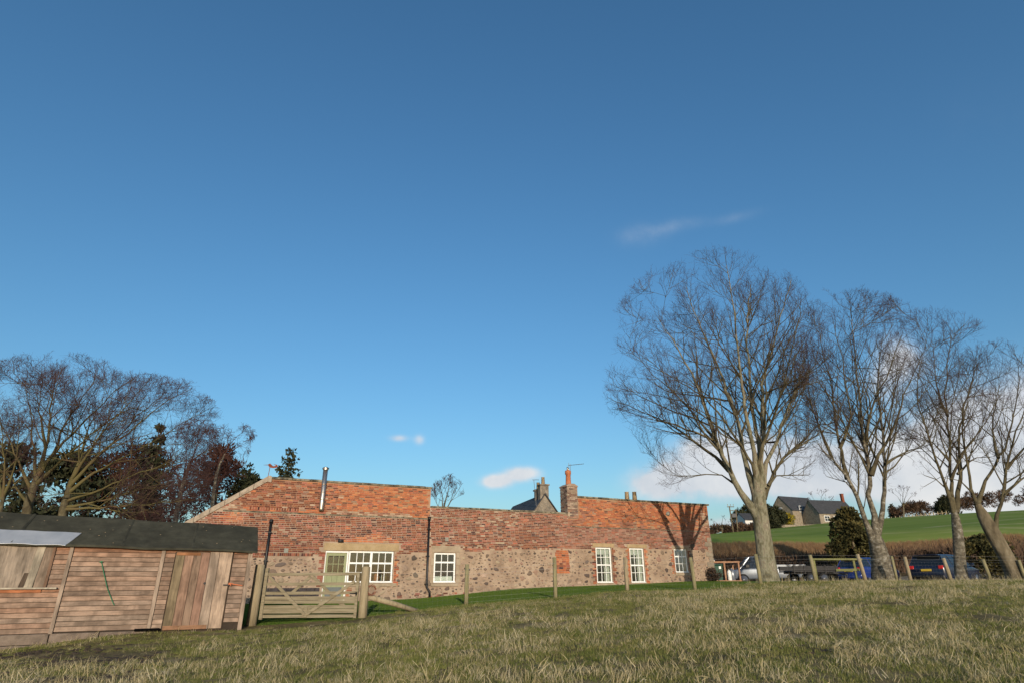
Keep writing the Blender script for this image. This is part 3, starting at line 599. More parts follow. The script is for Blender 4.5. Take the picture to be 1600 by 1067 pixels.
for zk in (4.95, 5.28, 5.62): MB().tube([(-5.03, -.12, zk), (-5.03, -.12, zk+.035)], .112, 16).build('flue_band', 'steel', fl, True, SH)
MB().tube([(-5.03, -.12, 6.28), (-5.03, -.12, 6.31)], .135, 16).tube([(-5.03, -.12, 6.33), (-5.03, -.12, 6.345), (-5.03, -.12, 6.39)], [.15, .15, .09], 16).tube([(-5.03, -.12, 6.3), (-5.03, -.12, 6.34)], .07, 8).build('flue_cap', 'steel', fl, False, SH)
for s, z in ((-6.24, 2.85), (.83, 3.47)):
    v = MB().box(s-.085, s+.085, -.035, .0, z-.09, z+.09).build('vent', 'vent_grey', cottage, shift=SH, bevel=.006)
    for k in range(4): MB().box(s-.07, s+.07, -.044, -.036, z-.065+k*.036, z-.045+k*.036).build('louvre', 'vent_grey', v, shift=SH)
MB().tube([(14.06, 0, 5.17), (14.06, -.06, 5.17)], .12, 14).tube([(14.06, -.06, 5.17), (14.06, -.085, 5.17)], [.1, .05], 14).build('round_vent', 'vent_grey', cottage, True, SH)
MB().tube([(-4.16, -.06, 3.29), (-3.94, -.06, 3.29)], .065, 12).box(-4.12, -3.98, -.06, 0, 3.25, 3.33).build('wall_lamp', 'black_steel', cottage, True, SH)
MB().box(-7.9, -7.72, -.02, .01, 4.2, 4.3).build('wall_anchor', 'rust', cottage, shift=SH)
wv = MB().tube([(-7.36, .1, 5.84), (-7.34, .1, 6.27)], .012, 6).build('weather_vane', 'rust', cottage, False, SH)
vp = [(-7.62, 6.33), (-7.42, 6.335), (-7.36, 6.25), (-7.22, 6.23), (-7.08, 6.25), (-7.02, 6.31), (-7.06, 6.38), (-7.2, 6.40), (-7.1, 6.34), (-7.22, 6.31), (-7.36, 6.42), (-7.44, 6.36)]
MB().prism(vp, .09, .11).build('vane_figure', 'rust', wv, False, SH)

ch = MB().box(7.46, 8.09, -.045, .70, 4.67, 6.30); ch.prism([(7.42, 6.30), (8.13, 6.30), (8.13, 6.36), (7.92, 6.47), (7.63, 6.47), (7.42, 6.36)], -.085, .74)
ch = ch.build('chimney', 'mortar_grey', cottage, shift=SH, bevel=.02)
cb = MB(); z = 4.70; r_ = 0
while z < 6.24:
    s = 7.47 - (.11 if r_ % 2 else 0)
    while s < 8.08:
        a, b = max(s, 7.465), min(s+.215, 8.085)
        if b-a > .05: cb.box(a, b, -.058, -.04, z, z+.063, pick(PAL_CHIM), skip=('back',))
        s += .228
    y = -.03 - (.11 if r_ % 2 else 0)
    while y < .68:
        a, b = max(y, -.04), min(y+.215, .69)
        if b-a > .05: cb.box(7.448, 7.465, a, b, z, z+.063, pick(PAL_CHIM)).box(8.085, 8.102, a, b, z, z+.063, pick(PAL_CHIM))
        y += .228
    z += .0765; r_ += 1
cb = cb.build('chimney_bricks', 'brick', ch, shift=SH); cb['kind'] = 'stuff'
MB().tube([(7.78, .33, 6.44), (7.78, .33, 6.5), (7.78, .33, 6.98), (7.78, .33, 7.02), (7.78, .33, 7.18), (7.78, .33, 7.22)], [.17, .15, .125, .165, .165, .13], 14).build('chimney_pot', 'terracotta', ch, True, SH)
MB().tube([(7.72, .29, 7.2), (7.72, .29, 7.4)], .035, 8).tube([(7.84, .37, 7.2), (7.84, .37, 7.38)], .035, 8).build('chimney_cowl', 'steel', ch, True, SH)
ae = MB().tube([(7.92, .33, 6.5), (7.94, .33, 7.58)], .014, 6); ae.tube([(7.82, .33, 7.5), (8.82, .33, 7.66)], .012, 6)
for k in range(9): x = 7.86+k*.11; ae.tube([(x, .21, 7.508+k*.0175), (x, .45, 7.508+k*.0175)], .007, 4)
ae.tube([(7.84, .33, 7.36), (7.84, .33, 7.64)], .01, 4).build('television_aerial', 'wire', ch, False, SH)

# ------------------------------------------------------------------ timber shed
tB = Vector((math.sin(math.radians(64)), math.cos(math.radians(64)), 0)); SA = math.radians(26); PBx, PBy, SZ = -6.552, 16.3, .55
shed = empty('timber_shed', (PBx, PBy, SZ), 'weathered shiplap timber shed with dark felt roof and plank door', 'shed', rz=SA)
SS = (0, 0, -SZ)
def rz_(s): return 3.06 - s*.0245                                # ridge and eaves of the sagging roof
def ez_(s): return 2.37 - s*.0165
WOOD_O = (.27, .135, .08); WOOD_T = (.275, .187, .135); WOOD_G = (.225, .178, .142); WOOD_P = (.35, .27, .205)
def wmix(a, b, t): return tuple(a[i]+(b[i]-a[i])*t for i in range(3))
def board_col(s, z, top):
    k = random.uniform(.84, 1.13); h = (top-z)
    c = wmix(WOOD_O, WOOD_T, min(1, max(0, h/.28))); c = wmix(c, WOOD_P, min(.6, max(0, (h-1.0)/1.0))*random.uniform(.4, 1)); c = wmix(c, WOOD_G, random.uniform(0, .6)*min(1, h/.5))
    if random.random() < .07: c = wmix(c, WOOD_O, .3)
    return tuple(q*k for q in c)
def boards(sa, sb, za, ztop, pitch=.1045):
    z = za
    while z < ztop-.02:
        zt = min(z+pitch, ztop); c = board_col((sa+sb)/2, z, ztop)
        m = MB().add([(0, -.020, 0), (sb-sa, -.020, 0), (sb-sa, -.006, zt-z-.011), (0, -.006, zt-z-.011), (0, .006, 0), (sb-sa, .006, 0), (sb-sa, .006, zt-z-.011), (0, .006, zt-z-.011)],
                     [(0, 1, 2, 3), (0, 4, 5, 1), (1, 5, 6, 2), (2, 6, 7, 3), (3, 7, 4, 0)], c)
        m.build('board', 'shed_wood', shed, loc=(sa, random.uniform(-.002, .002), z-SZ)); z = zt
def eavez(s): return ez_(s)-.035
boards(-2.13, -1.92, .62, 2.36); boards(-.60, -.27, .72, 2.33)
boards(-4.00, -2.22, .62, 2.385); boards(-8.6, -4.09, .60, 1.5); boards(-4.37, -4.09, 1.5, 2.40); boards(-8.6, -5.45, 1.5, 2.45)
def plank(sa, sb, za, zb_, col, y0=-.035, y1=.0, name='plank', m='shed_wood_up', tilt=0, parent=None, lean=0):
    MB().add([(0, y0, 0), (sb-sa, y0, 0), (sb-sa+lean, y0, zb_-za), (lean, y0, zb_-za+tilt), (0, y1, 0), (sb-sa, y1, 0), (sb-sa+lean, y1, zb_-za), (lean, y1, zb_-za+tilt)],
             [(0, 1, 2, 3), (4, 7, 6, 5), (0, 4, 5, 1), (1, 5, 6, 2), (2, 6, 7, 3), (3, 7, 4, 0)], col).build(name, m, parent or shed, loc=(sa, 0, za-SZ), bevel=.003)
for sa, sb, za, zt in ((-4.085, -4.01, .58, 2.42), (-2.215, -2.135, .62, 2.38), (-.265, -.17, .50, 2.35)):
    plank(sa, sb, za, zt, wmix(WOOD_G, WOOD_P, .5), -.05, .0, 'batten')
sd = MB().box(-1.90, -.62, -.022, .0, .60, 2.33, (.1, .07, .05)); sd = sd.build('door', 'shed_wood_up', shed, shift=SS)  # dark backing colour gives the plank gaps their shade and dirt
xs = [-1.895, -1.70, -1.50, -1.33, -1.14, -.93, -.63]
cols_ = [(.215, .148, .098), (.24, .172, .118), (.215, .15, .104), (.205, .142, .098), (.30, .243, .182), (.34, .28, .215)]
for k in range(6):
    plank(xs[k], xs[k+1]-.008, .60-random.uniform(0, .02), 2.31 + (.02 if k > 3 else 0), tuple(q*random.uniform(.92, 1.08) for q in cols_[k]), -.047, -.022, 'plank', parent=None)
plank(-1.89, -.96, .585, .675, (.22, .125, .075), -.062, -.047, 'door_rail', 'shed_wood')
plank(-1.89, -1.36, 2.24, 2.31, (.27, .13, .065), -.060, -.047, 'door_rail', 'shed_wood')
MB().box(-.74, -.60, -.075, -.047, 1.545, 1.575).build('door_latch', 'black_steel', shed, shift=SS)
MB().tube([(-.62, -.07, 1.57), (-.58, -.08, 1.60), (-.5, -.075, 1.575), (-.3, -.07, 1.545)], .012, 6).tube([(-.62, -.08, 1.61), (-.56, -.085, 1.55)], .014, 6).build('orange_twine', 'orange_twine', shed)
bpy.data.objects['orange_twine'].location = (0, 0, -SZ)
MB().tube([(-1.16, -.047, 1.6), (-1.16, -.056, 1.6)], .03, 10).build('knot_hole', 'black_steel', shed, shift=SS)
MB().tube([(-3.42, -.04, 2.09), (-3.36, -.05, 1.95), (-3.17, -.06, 1.5), (-3.0, -.05, 1.2), (-2.96, -.04, 1.14)], .008, 6).tube([(-3.45, -.05, 2.07), (-3.38, -.05, 2.08)], .011, 6).build('green_twine', 'green_twine', shed, shift=SS)
# boarded window
bw_ = MB().box(-5.40, -4.60, -.03, -.005, 1.53, 2.41, (.26, .215, .17)).build('window_board', 'shed_wood_up', shed, shift=SS); bw_['label'] = 'grey plywood sheet closing the shed window'
plank(-4.75, -4.60, 1.53, 2.42, (.33, .29, .225), -.05, -.03, 'window_trim', lean=.06)
plank(-4.585, -4.40, 1.53, 2.40, (.24, .185, .14), -.032, -.01, 'window_board'); plank(-4.40, -4.345, 1.53, 2.40, (.16, .10, .068), -.05, .0, 'window_frame')
plank(-5.52, -5.43, 1.53, 2.42, (.34, .29, .22), -.05, -.01, 'window_frame'); plank(-4.86, -4.77, 1.535, 1.83, (.08, .06, .045), -.045, -.031, 'window_frame', lean=.05)
plank(-5.6, -4.14, 1.495, 1.53, (.37, .33, .26), -.09, .0, 'window_sill', 'shed_wood'); plank(-5.6, -4.42, 1.425, 1.485, (.36, .145, .07), -.04, -.02, 'window_apron', 'shed_wood')
plank(-8.6, -.1, 2.32, 2.40, WOOD_O, -.012, .0, 'eaves_board', 'shed_wood', tilt=.13)
# walls behind, roof
MB().prism([(-8.62, .45), (-.19, .45), (-.19, 2.33), (-8.62, 2.46)], .012, .05).box(-.24, -.19, .05, 2.3, .45, 2.33).box(-8.62, -8.57, .05, 2.3, .45, 2.45).box(-8.62, -.19, 2.25, 2.3, .45, 2.33).build('wall_frame', 'gap_shade_wood', shed, shift=SS)
MB().add([(-.19, .05, 2.3), (-.19, 2.3, 2.3), (-.19, 1.15, 3.0), (-.23, .05, 2.3), (-.23, 2.3, 2.3), (-.23, 1.15, 3.0)], [(0, 1, 2), (5, 4, 3), (0, 2, 5, 3), (1, 4, 5, 2)], WOOD_T).build('gable', 'shed_wood', shed, shift=SS)
rf = MB(); ns = 14; a = -8.9; b = -.06
for i in range(ns+1):
    s = a+(b-a)*i/ns; w = .012*math.sin(i*1.7)+.008*math.sin(i*3.1)
    for y, z in ((-.13, ez_(s)+w), (1.15, rz_(s)+w), (2.45, 2.42+w)): rf.v.append((s, y, z)); rf.v.append((s, y, z-.045))
for i in range(ns):
    p = i*6; q = p+6
    for f in ((p, q, q+2, p+2), (p+2, q+2, q+4, p+4), (p+1, p+3, q+3, q+1), (p+3, p+5, q+5, q+3), (p, p+1, q+1, q), (p+4, q+4, q+5, p+5)): rf.f.append(f); rf.c.append(None)
for p, s_ in ((0, 1), (ns*6, -1)):
    for f in ((p, p+2, p+3, p+1), (p+2, p+4, p+5, p+3)): rf.f.append(f if s_ > 0 else f[::-1]); rf.c.append(None)
rf.build('roof', 'felt', shed, shift=SS)
for sa in (-7.2, -5.2, -3.1, -1.6):                               # felt laps and loose scraps on the roof
    MB().add([(sa, -.132, ez_(sa)+.008), (sa+.02, -.132, ez_(sa)+.012), (sa+.02, 1.14, rz_(sa)+.013), (sa, 1.14, rz_(sa)+.009), (sa+.06, -.132, ez_(sa)-.0), (sa+.06, 1.14, rz_(sa)+.0)], [(0, 1, 2, 3), (1, 4, 5, 2)]).build('felt_lap', 'felt', shed, shift=SS)
sc = MB()
for k in range(34):
    s = random.uniform(-8, -.2); t = random.uniform(.05, .95); y = -.13+1.28*t; z = ez_(s)+(rz_(s)-ez_(s))*t+.016; r = random.uniform(.006, .018)
    sc.add([(s-r, y-r*.6, z-.004), (s+r*.8, y-r, z-.004), (s+r, y+r*.7, z+r*.5), (s-r*.6, y+r, z+r*.5)], [(0, 1, 2, 3)])
sc = sc.build('fallen_leaves', 'sandstone', shed, shift=SS); sc['kind'] = 'stuff'
ms = MB(); n = 12
for i in range(n+1):
    s = -6.6+(2.5)*i/n + 0; w = .010*math.sin(i*1.9)
    s0 = s if i < n else -4.17; s1 = s if i < n else -4.0
    zt = ez_(s1)+(rz_(s1)-ez_(s1))*.37
    ms.v += [(s0, -.165, ez_(s0)-.015+w), (s1, .345, zt+.03+w*.5), (s0, -.165, ez_(s0)-.021+w), (s1, .345, zt+.024+w*.5)]
for i in range(n):
    p = 4*i; q = p+4
    for f in ((p, q, q+1, p+1), (p+2, p+3, q+3, q+2), (p, p+2, q+2, q), (p+1, q+1, q+3, p+3)): ms.f.append(f); ms.c.append(None)
ms.build('metal_sheet', 'sheet_metal', shed, shift=SS)
for k in range(7):                                                # plinth blocks under the shed
    a = -8.7+k*.93; t = min(1, max(0, (-2.2-a)/5)); MB().box(a, a+.915, -.045-random.uniform(0, .02), .12, .38, .585).build('plinth_block', 'block', shed, shift=SS, bevel=.012)
for k in range(5):
    a = -8.7+k*.95; MB().box(a, a+.935, -.10-random.uniform(0, .02), .12, .18, .372).build('plinth_block', 'block', shed, shift=SS, bevel=.012)
MB().box(-2.45, -1.95, -.14, -.02, .585, .635).build('loose_board', 'shed_wood', shed, shift=SS)

# ------------------------------------------------------------------ field gate, posts, strut, wire fence
def round_post(name, p, h, r, label, cat, m='post_wood', group=None, lean=(0, 0), n=12):
    o = MB().tube([(0, 0, -.15), (lean[0]*.5, lean[1]*.5, h*.5), (lean[0], lean[1], h-.02), (lean[0], lean[1], h)], [r*1.04, r, r*.97, r*.86], n).build(name, m, None, True, loc=p)
    return tag(o, label, cat, group) if label else o
GL = at(392, 977, 17.0); GR = at(566, 963, 17.05)
round_post('gate_post', (GL.x, GL.y, Hs(GL.x, GL.y)-.02), 1.50, .125, 'thick round gate post between the shed corner and the gate hinge stile', 'post', lean=(.02, 0), group='gate posts')
round_post('gate_post', (GR.x, GR.y, Hs(GR.x, GR.y)-.02), 1.26, .115, 'thick round gate post at the latch end with the slanting strut against it', 'post', lean=(-.0, 0), group='gate posts')
ga = at(405, 966, 17.12); gb_ = at(556, 963.5, 17.1); gw = (Vector((gb_.x, gb_.y)) - Vector((ga.x, ga.y))).length
gate = empty('field_gate', (ga.x, ga.y, ga.z), 'closed pale softwood seven bar field gate with crossed braces', 'gate', rz=math.atan2(gb_.y-ga.y, gb_.x-ga.x))
GT = 1.10
def gbar(z, h=.075, y=0, x0=.08, x1=None, tl=0, lab=None):
    o = MB().box(0, (x1 or gw-.01)-x0, -.017, .017, 0, h).build('bar', 'gate_wood', gate, loc=(x0, y, z), bevel=.004); o.rotation_euler = (0, random.uniform(-.003, .003), 0)
    if lab: o['label'] = lab
for z, h in ((.02, .075), (.125, .105), (.235, .085), (.36, .08), (.45, .085), (.575, .075), (.80, .075), (1.04, .075)): gbar(z, h, random.uniform(-.002, .002))
MB().box(0, .085, -.04, .04, -.02, GT+.14).build('hinge_stile', 'gate_wood', gate, loc=(-.005, 0, 0), bevel=.005)
MB().box(0, .075, -.036, .036, .0, GT+.02).build('latch_stile', 'gate_wood', gate, loc=(gw-.06, 0, 0), bevel=.005)
def brace(x0, z0, x1, z1, y):
    MB().bar((x0, y, z0), (x1, y, z1), .032, .075, up=(0, 1, 0) if False else (0, 0, 1)).build('brace', 'gate_wood', gate, bevel=.004)
mid = gw*.475
brace(.13, 1.02, mid-.02, .10, -.036); brace(mid+.03, .10, gw-.10, .90, -.036); brace(gw*.30, .62, gw*.48, 1.02, .036); brace(gw*.50, 1.02, gw*.78, .45, .036); brace(gw*.80, .40, gw*.93, .2, .036)
MB().box(mid-.035, mid+.04, -.032, .032, .03, .30).build('centre_block', 'gate_wood', gate, bevel=.004)
MB().tube([(gw-.2, -.05, .60), (gw+.0, -.05, .61)], .012, 6).tube([(gw-.03, -.05, .56), (gw-.03, -.08, .63)], .02, 6).build('gate_latch', 'black_steel', gate)
s0 = Vector((GR.x+.10, GR.y+.05, Hs(GR.x, GR.y)+.50)); s1 = at(652, 953, 17.9); s1.z = Hs(s1.x, s1.y)
strut = MB().tube([(0, 0, 0), (s1-s0)*.5+Vector((0, 0, .01)), (s1-s0)], [.075, .07, .062], 10).build('strut_post', 'post_wood', None, True, loc=s0)
tag(strut, 'round timber strut slanting from the gate post down to the grass', 'post')
coil = MB()
for k in range(5): coil.tube([(math.cos(a)*(.09+.01*k), math.sin(a*3+k)*.03, math.sin(a)*(.1+.01*k)) for a in [i*.5 for i in range(13)]], .004, 4)
tag(coil.build('wire_coil', 'rust', None, loc=(GR.x+.19, GR.y-.02, Hs(GR.x, GR.y)+.66)), 'loose coil of rusty wire hanging on the gate post above the strut', 'wire')

fence = empty('wire_fence', (-1.35, 19, Hs(-1.35, 19)), 'post and wire stock fence along the top of the pasture', 'fence')
fo = fence.location
fpts = [(728.5, 942, 881, 19, .062, 'post_green', 0), (868, 931, 870, 19.5, .062, 'post_green', 0), (980, 919, 870, 21, .07, 'post_wood', 0), (1086.5, 921, 870, 22.2, .065, 'post_green', -.05), (1189, 911, 865, 24.2, .07, 'post_green', -.04), (1275.5, 908.5, 866, 25, .075, 'post_green', -.06), (1353, 907.5, 865, 25.7, .075, 'post_wood', -.12),
        (1402, 907.5, 868, 26, .055, 'post_green', 0), (1423.5, 907.5, 869, 26.2, .07, 'post_wood', -.03), (1487, 908, 871, 26.6, .075, 'post_wood', -.1), (1549, 908, 873, 27, .07, 'post_green', -.1), (1603, 907, 874, 27.4, .07, 'post_green', -.04), (1690, 906, 875, 28, .07, 'post_wood', 0), (1780, 905, 876, 28.4, .07, 'post_green', 0)]
FP = []
for px, pb, pt, D, r, m, ln in fpts:
    b = at(px, pb, D); t = at(px, pt, D); gz = Hs(b.x, b.y); hgt = t.z-gz
    MB().tube([(0, 0, -.1), (ln*.5, 0, hgt*.5), (ln, 0, hgt)], [r, r, r*.95], 10).build('post', m, fence, True, loc=(b.x-fo.x, b.y-fo.y, gz-fo.z))
    FP.append((Vector((b.x, b.y, gz)), hgt, ln))
gp = (Vector((GR.x, GR.y, Hs(GR.x, GR.y))), 1.2, 0); FP2 = [gp]+FP
for h in (.98, .84):
    w = MB()
    for (a, ha, la), (b, hb, lb) in zip(FP2, FP2[1:]):
        w.tube([a+Vector((la*h/ha, -.07, h))-fo, (a+b)/2+Vector((0, -.07, h-.015))-fo, b+Vector((lb*h/hb, -.07, h))-fo], .0028, 3, cap=False)
    w.build('strand', 'wire', fence)
w = MB()
for (a, ha, la), (b, hb, lb) in zip(FP2, FP2[1:]):
    for h in (.08, .2, .33, .47, .62, .74): w.tube([a+Vector((0, -.07, h))-fo, b+Vector((0, -.07, h))-fo], .0013, 3, cap=False)
    n = int((b-a).length/.16)
    for k in range(1, n): p = a.lerp(b, k/n); w.tube([p+Vector((0, -.07, .06))-fo, p+Vector((0, -.07, .74))-fo], .0011, 3, cap=False)
w = w.build('netting', 'wire', fence); w['kind'] = 'stuff'

ra, rb = at(1268, 873, 28.2), at(1347, 873, 28.2)
mat('rail_wood', [(.3, (.10, .105, .035)), (.7, (.19, .19, .075))], 4, .9, .5, 22)
rail = empty('wooden_railing', (ra.x, ra.y, Hs(ra.x, ra.y)), 'mossy green wooden rail fence behind the wire fence beside the blue hatchback', 'railing'); q = rail.location
MB().bar(ra-q, rb-q, .04, .075).build('rail', 'rail_wood', rail); MB().bar(at(1306, 890, 28.2)-q, at(1343, 889.5, 28.2)-q, .05, .10).build('rail', 'rail_wood', rail)
for px in (1333, 1271): p = at(px, 873, 28.25); MB().box(p.x-q.x-.045, p.x-q.x+.045, .03, .10, Hs(p.x, p.y)-q.z-.1, p.z-q.z+.03).build('post', 'rail_wood', rail)

# ------------------------------------------------------------------ vehicles
def ringx(x, hw, z0, z1, rc=.12):                                 # rounded rectangle cross section in YZ
    pts = []
    for cy, cz, a0 in ((hw-rc, z0+rc, -90), (hw-rc, z1-rc, 0), (-hw+rc, z1-rc, 90), (-hw+rc, z0+rc, 180)):
        for k in range(4): a = math.radians(a0+30*k); pts.append((x, cy+rc*math.cos(a), cz+rc*math.sin(a)))
    return pts
def wheel(parent, x, y, r=.33, w=.2):
    prof = [(-w/2, r*.7), (-w/2, r*.96), (-w*.3, r), (w*.3, r), (w/2, r*.96), (w/2, r*.7)]; n = 18
    rings = [[(x+rr*math.cos(2*math.pi*k/n), y+d, r+rr*math.sin(2*math.pi*k/n)) for k in range(n)] for d, rr in prof]
    t = MB().loft(rings, cap=False).build('wheel', 'tyre', parent, True)
    ri = [[(x+rr*math.cos(2*math.pi*k/n), y+d*(1 if y > 0 else -1), r+rr*math.sin(2*math.pi*k/n)) for k in range(n)] for d, rr in ((w*.5, r*.7), (w*.42, r*.62), (w*.38, r*.2), (w*.45, r*.1))]
    MB().loft(ri).build('rim', 'rim', t, True)
def greenhouse(parent, zb_, zr, base, top, hwb, hwt, paint, pill):
    # glass shell and painted roof with pillars
    (xr0, xf0), (xr1, xf1) = base, top
    B = lambda x, hw, z: [(x, hw, z), (x, -hw, z)]
    g = MB(); V = [(xr0, hwb, zb_), (xf0, hwb, zb_), (xf0, -hwb, zb_), (xr0, -hwb, zb_), (xr1, hwt, zr), (xf1, hwt, zr), (xf1, -hwt, zr), (xr1, -hwt, zr)]
    g.add(V, [(0, 1, 5, 4), (1, 2, 6, 5), (2, 3, 7, 6), (3, 0, 4, 7)]); g.build('windows', 'car_glass', parent, bevel=.03)
    r = MB(); r.loft([[(x, -hw, zr-.012), (x, hw, zr-.012), (x, hw*.86, zr+dz), (x, -hw*.86, zr+dz)] for x, hw, dz in ((xr1-.10, hwt+.015, .02), (xr1+.15, hwt+.02, .055), ((xr1+xf1)/2, hwt+.02, .07), (xf1-.1, hwt+.02, .05), (xf1+.05, hwt+.01, .01))])
    ks = [0, 1] + pill
    for sy in (1, -1):
        for k in ks:
            a = (xr0+(xf0-xr0)*k, sy*(hwb+.004), zb_-.01); b = (xr1+(xf1-xr1)*k, sy*(hwt+.006), zr+.005); r.bar(a, b, .07 if k in (0, 1) else .06, .035, up=(0, sy, 0))
    r.build('roof', paint, parent, bevel=.01)
def hatch(name, label, cat, group, px, py, D, head, paint, L, W, Hh, spoiler=False):
    p = at(px, py, D); o = empty(name, (p.x, p.y, Hs(p.x, p.y)), label, cat, group, rz=math.pi/2-math.radians(head)); hw = W/2; zbt = Hh*.64
    st = [(-.02, hw*.86, .42, zbt*.86), (.05, hw*.97, .3, zbt-.02), (.5, hw, .26, zbt+.02), (L*.55, hw, .25, zbt-.01), (L*.76, hw*.99, .26, zbt-.05), (L*.93, hw*.93, .28, zbt*.84), (L, hw*.8, .34, zbt*.68)]
    MB().loft([ringx(*q, rc=.1) for q in st]).build('body', paint, o, True)
    greenhouse(o, zbt-.02, Hh-.06, (.10, L*.76), (.42, L*.53), hw*.93, hw*.74, paint, [.34, .64])
    MB().loft([ringx(-.05, hw*.84, .30, .52, .06), ringx(.10, hw*.98, .28, .54, .06)]).build('bumper', paint if spoiler else 'black_plastic', o, True)
    for sy in (1, -1):
        MB().box(-.035, .14, sy*hw*.80-.12, sy*hw*.80+.12, zbt-.20, zbt-.02).build('tail_light', 'lamp_red', o, bevel=.03)
        MB().box(L-.16, L-.02, sy*hw*.66-.14, sy*hw*.66+.14, zbt*.66, zbt*.78).build('headlight', 'lamp_clear', o, bevel=.03)
        MB().box(L*.68, L*.68+.18, sy*(hw+.10)-.07, sy*(hw+.10)+.07, zbt-.02, zbt+.12).build('door_mirror', paint, o, bevel=.02)
        for x in (L*.17, L*.80): wheel(o, x, sy*(hw-.11), .32)
    MB().box(-.045, -.02, -.26, .26, zbt*.70, zbt*.70+.115).build('number_plate', 'plate_yellow', o)
    MB().box(.20, .50, -hw*.62, hw*.62, Hh-.045, Hh-.01).build('spoiler', 'black_plastic' if spoiler else paint, o, bevel=.012)
    return o
hatch('parked_car', 'dark navy estate car with a red tail light parked behind the slim pale trunk', 'car', 'cars parked in the yard', 1450, 900, 35.2, 57, 'car_navy', 4.6, 1.86, 1.58)
hatch('parked_car', 'bright blue hatchback parked behind the mossy railing and twin stemmed tree', 'car', 'cars parked in the yard', 1328, 900, 38.4, 62, 'car_blue', 3.9, 1.70, 1.47, True)
p = at(1258, 900, 42.3); pk = empty('pickup_truck', (p.x, p.y, Hs(p.x, p.y)), 'silver pickup truck facing left behind the thickest tree trunk', 'truck', 'cars parked in the yard', rz=math.pi/2-math.radians(282))
MB().loft([ringx(*q, rc=.09) for q in ((0, .84, .55, 1.08), (.06, .9, .5, 1.12), (1.7, .92, .45, 1.12), (3.5, .92, .42, 1.10), (4.3, .91, .42, 1.02), (4.75, .84, .45, .9), (4.85, .7, .5, .8))]).build('body', 'car_silver', pk, True)
greenhouse(pk, 1.08, 1.78, (2.0, 4.12), (2.12, 3.45), .86, .7, 'car_silver', [.45])
MB().box(.05, 1.85, -.86, -.80, 1.10, 1.3).box(.05, 1.85, .80, .86, 1.10, 1.3).box(.03, .09, -.86, .86, 1.10, 1.3).build('bed_sides', 'car_silver', pk, bevel=.01)
for sy in (1, -1):
    for x in (1.0, 4.0): wheel(pk, x, sy*.80, .38, .24)
    MB().box(4.62, 4.80, sy*.66-.15, sy*.66+.15, .80, .95).build('headlight', 'lamp_clear', pk, bevel=.03); MB().box(3.55, 3.8, sy*1.03-.08, sy*1.03+.08, 1.12, 1.32).build('door_mirror', 'black_plastic', pk, bevel=.02)
    MB().box(-.03, .05, sy*.78-.07, sy*.78+.07, .8, 1.05).build('tail_light', 'lamp_red', pk, bevel=.02)
p = at(1263, 902, 36.5); tr = empty('flatbed_trailer', (p.x, p.y, Hs(p.x, p.y)), 'black steel flatbed trailer standing between the thickest trunk and the blue hatchback', 'trailer', rz=.1)
MB().box(-1.3, 1.4, -.75, .75, .62, .70).build('deck', 'black_steel', tr, bevel=.01)
for y in (-.75, .75): MB().box(-1.3, 1.4, y-.02, y+.02, .71, .95).build('side_board', 'black_steel', tr, bevel=.01)
for k in range(5): MB().box(-1.25+k*.62, -1.19+k*.62, -.80, -.77, .55, 1.0).build('stanchion', 'black_steel', tr)
MB().bar((1.4, 0, .6), (2.4, 0, .5), .08, .08).bar((-1.2, -.4, .58), (1.3, -.4, .58), .06, .08).bar((-1.2, .4, .58), (1.3, .4, .58), .06, .08).build('drawbar', 'black_steel', tr)
for sy in (1, -1):
    for x in (-.35, .4): wheel(tr, x, sy*.85, .29, .18)

# ------------------------------------------------------------------ bin store by the cottage corner
bl, br = at(1116, 905, 37.4), at(1157, 905, 37.4); bz = Hs(bl.x, bl.y)
store = empty('bin_store', (bl.x, bl.y, bz), 'open timber framed bin store against the cottage corner', 'bin store', rz=math.atan2(0, 1)); bwid = br.x-bl.x
for x in (0, bwid*.45, bwid): MB().box(x-.045, x+.045, -.04, .04, 0, 1.10).build('post', 'store_wood', store, bevel=.004)
for z in (.04, 1.08): MB().box(-.08, bwid+.08, -.055, .035, z, z+.09).build('rail', 'store_wood', store, bevel=.004)
for x in (0, bwid): MB().box(x-.04, x+.04, 1.0, 1.08, 0, 1.1).build('post', 'store_wood', store); MB().box(x-.04, x+.04, .04, 1.0, 1.02, 1.1).build('rail', 'store_wood', store)
MB().box(-.08, bwid+.08, -.05, 1.1, -.1, .035).build('base', 'store_wood', store)
def bin_(x, y, w, d, h, m, label):
    o = empty('wheelie_bin', (bl.x+x, bl.y+y, bz+.035), label, 'bin', 'wheelie bins')
    MB().loft([[(-sx*k, -sy*k, z) for sx, sy in ((w/2, d/2), (-w/2, d/2), (-w/2, -d/2), (w/2, -d/2))] for z, k in ((.03, .78), (h*.9, .98), (h*.93, 1.04), (h*.94, 1.04))]).build('body', m, o, bevel=.01)
    MB().box(-w*.54, w*.54, -d*.56, d*.56, h*.945, h).build('lid', m, o, bevel=.02)
    for s_ in (1, -1): MB().tube([(s_*w*.4-.03, d*.45, .09), (s_*w*.4+.03, d*.45, .09)], .09, 10).build('wheel', 'tyre', o)
    return o
b1 = bin_(.36, .4, .52, .6, .98, 'bin_green', 'dark green wheelie bin with a pale sticker in the timber bin store')
MB().box(.03, .15, -.312, -.302, .72, .86).build('sticker', 'white_paint', b1)
b2 = bin_(.3, 1.5, .55, .6, 1.32, 'bin_dark', 'tall black bin with white label rising behind the bin store rail'); MB().box(-.05, .22, -.36, -.35, 1.1, 1.22).build('label_plate', 'white_paint', b2)
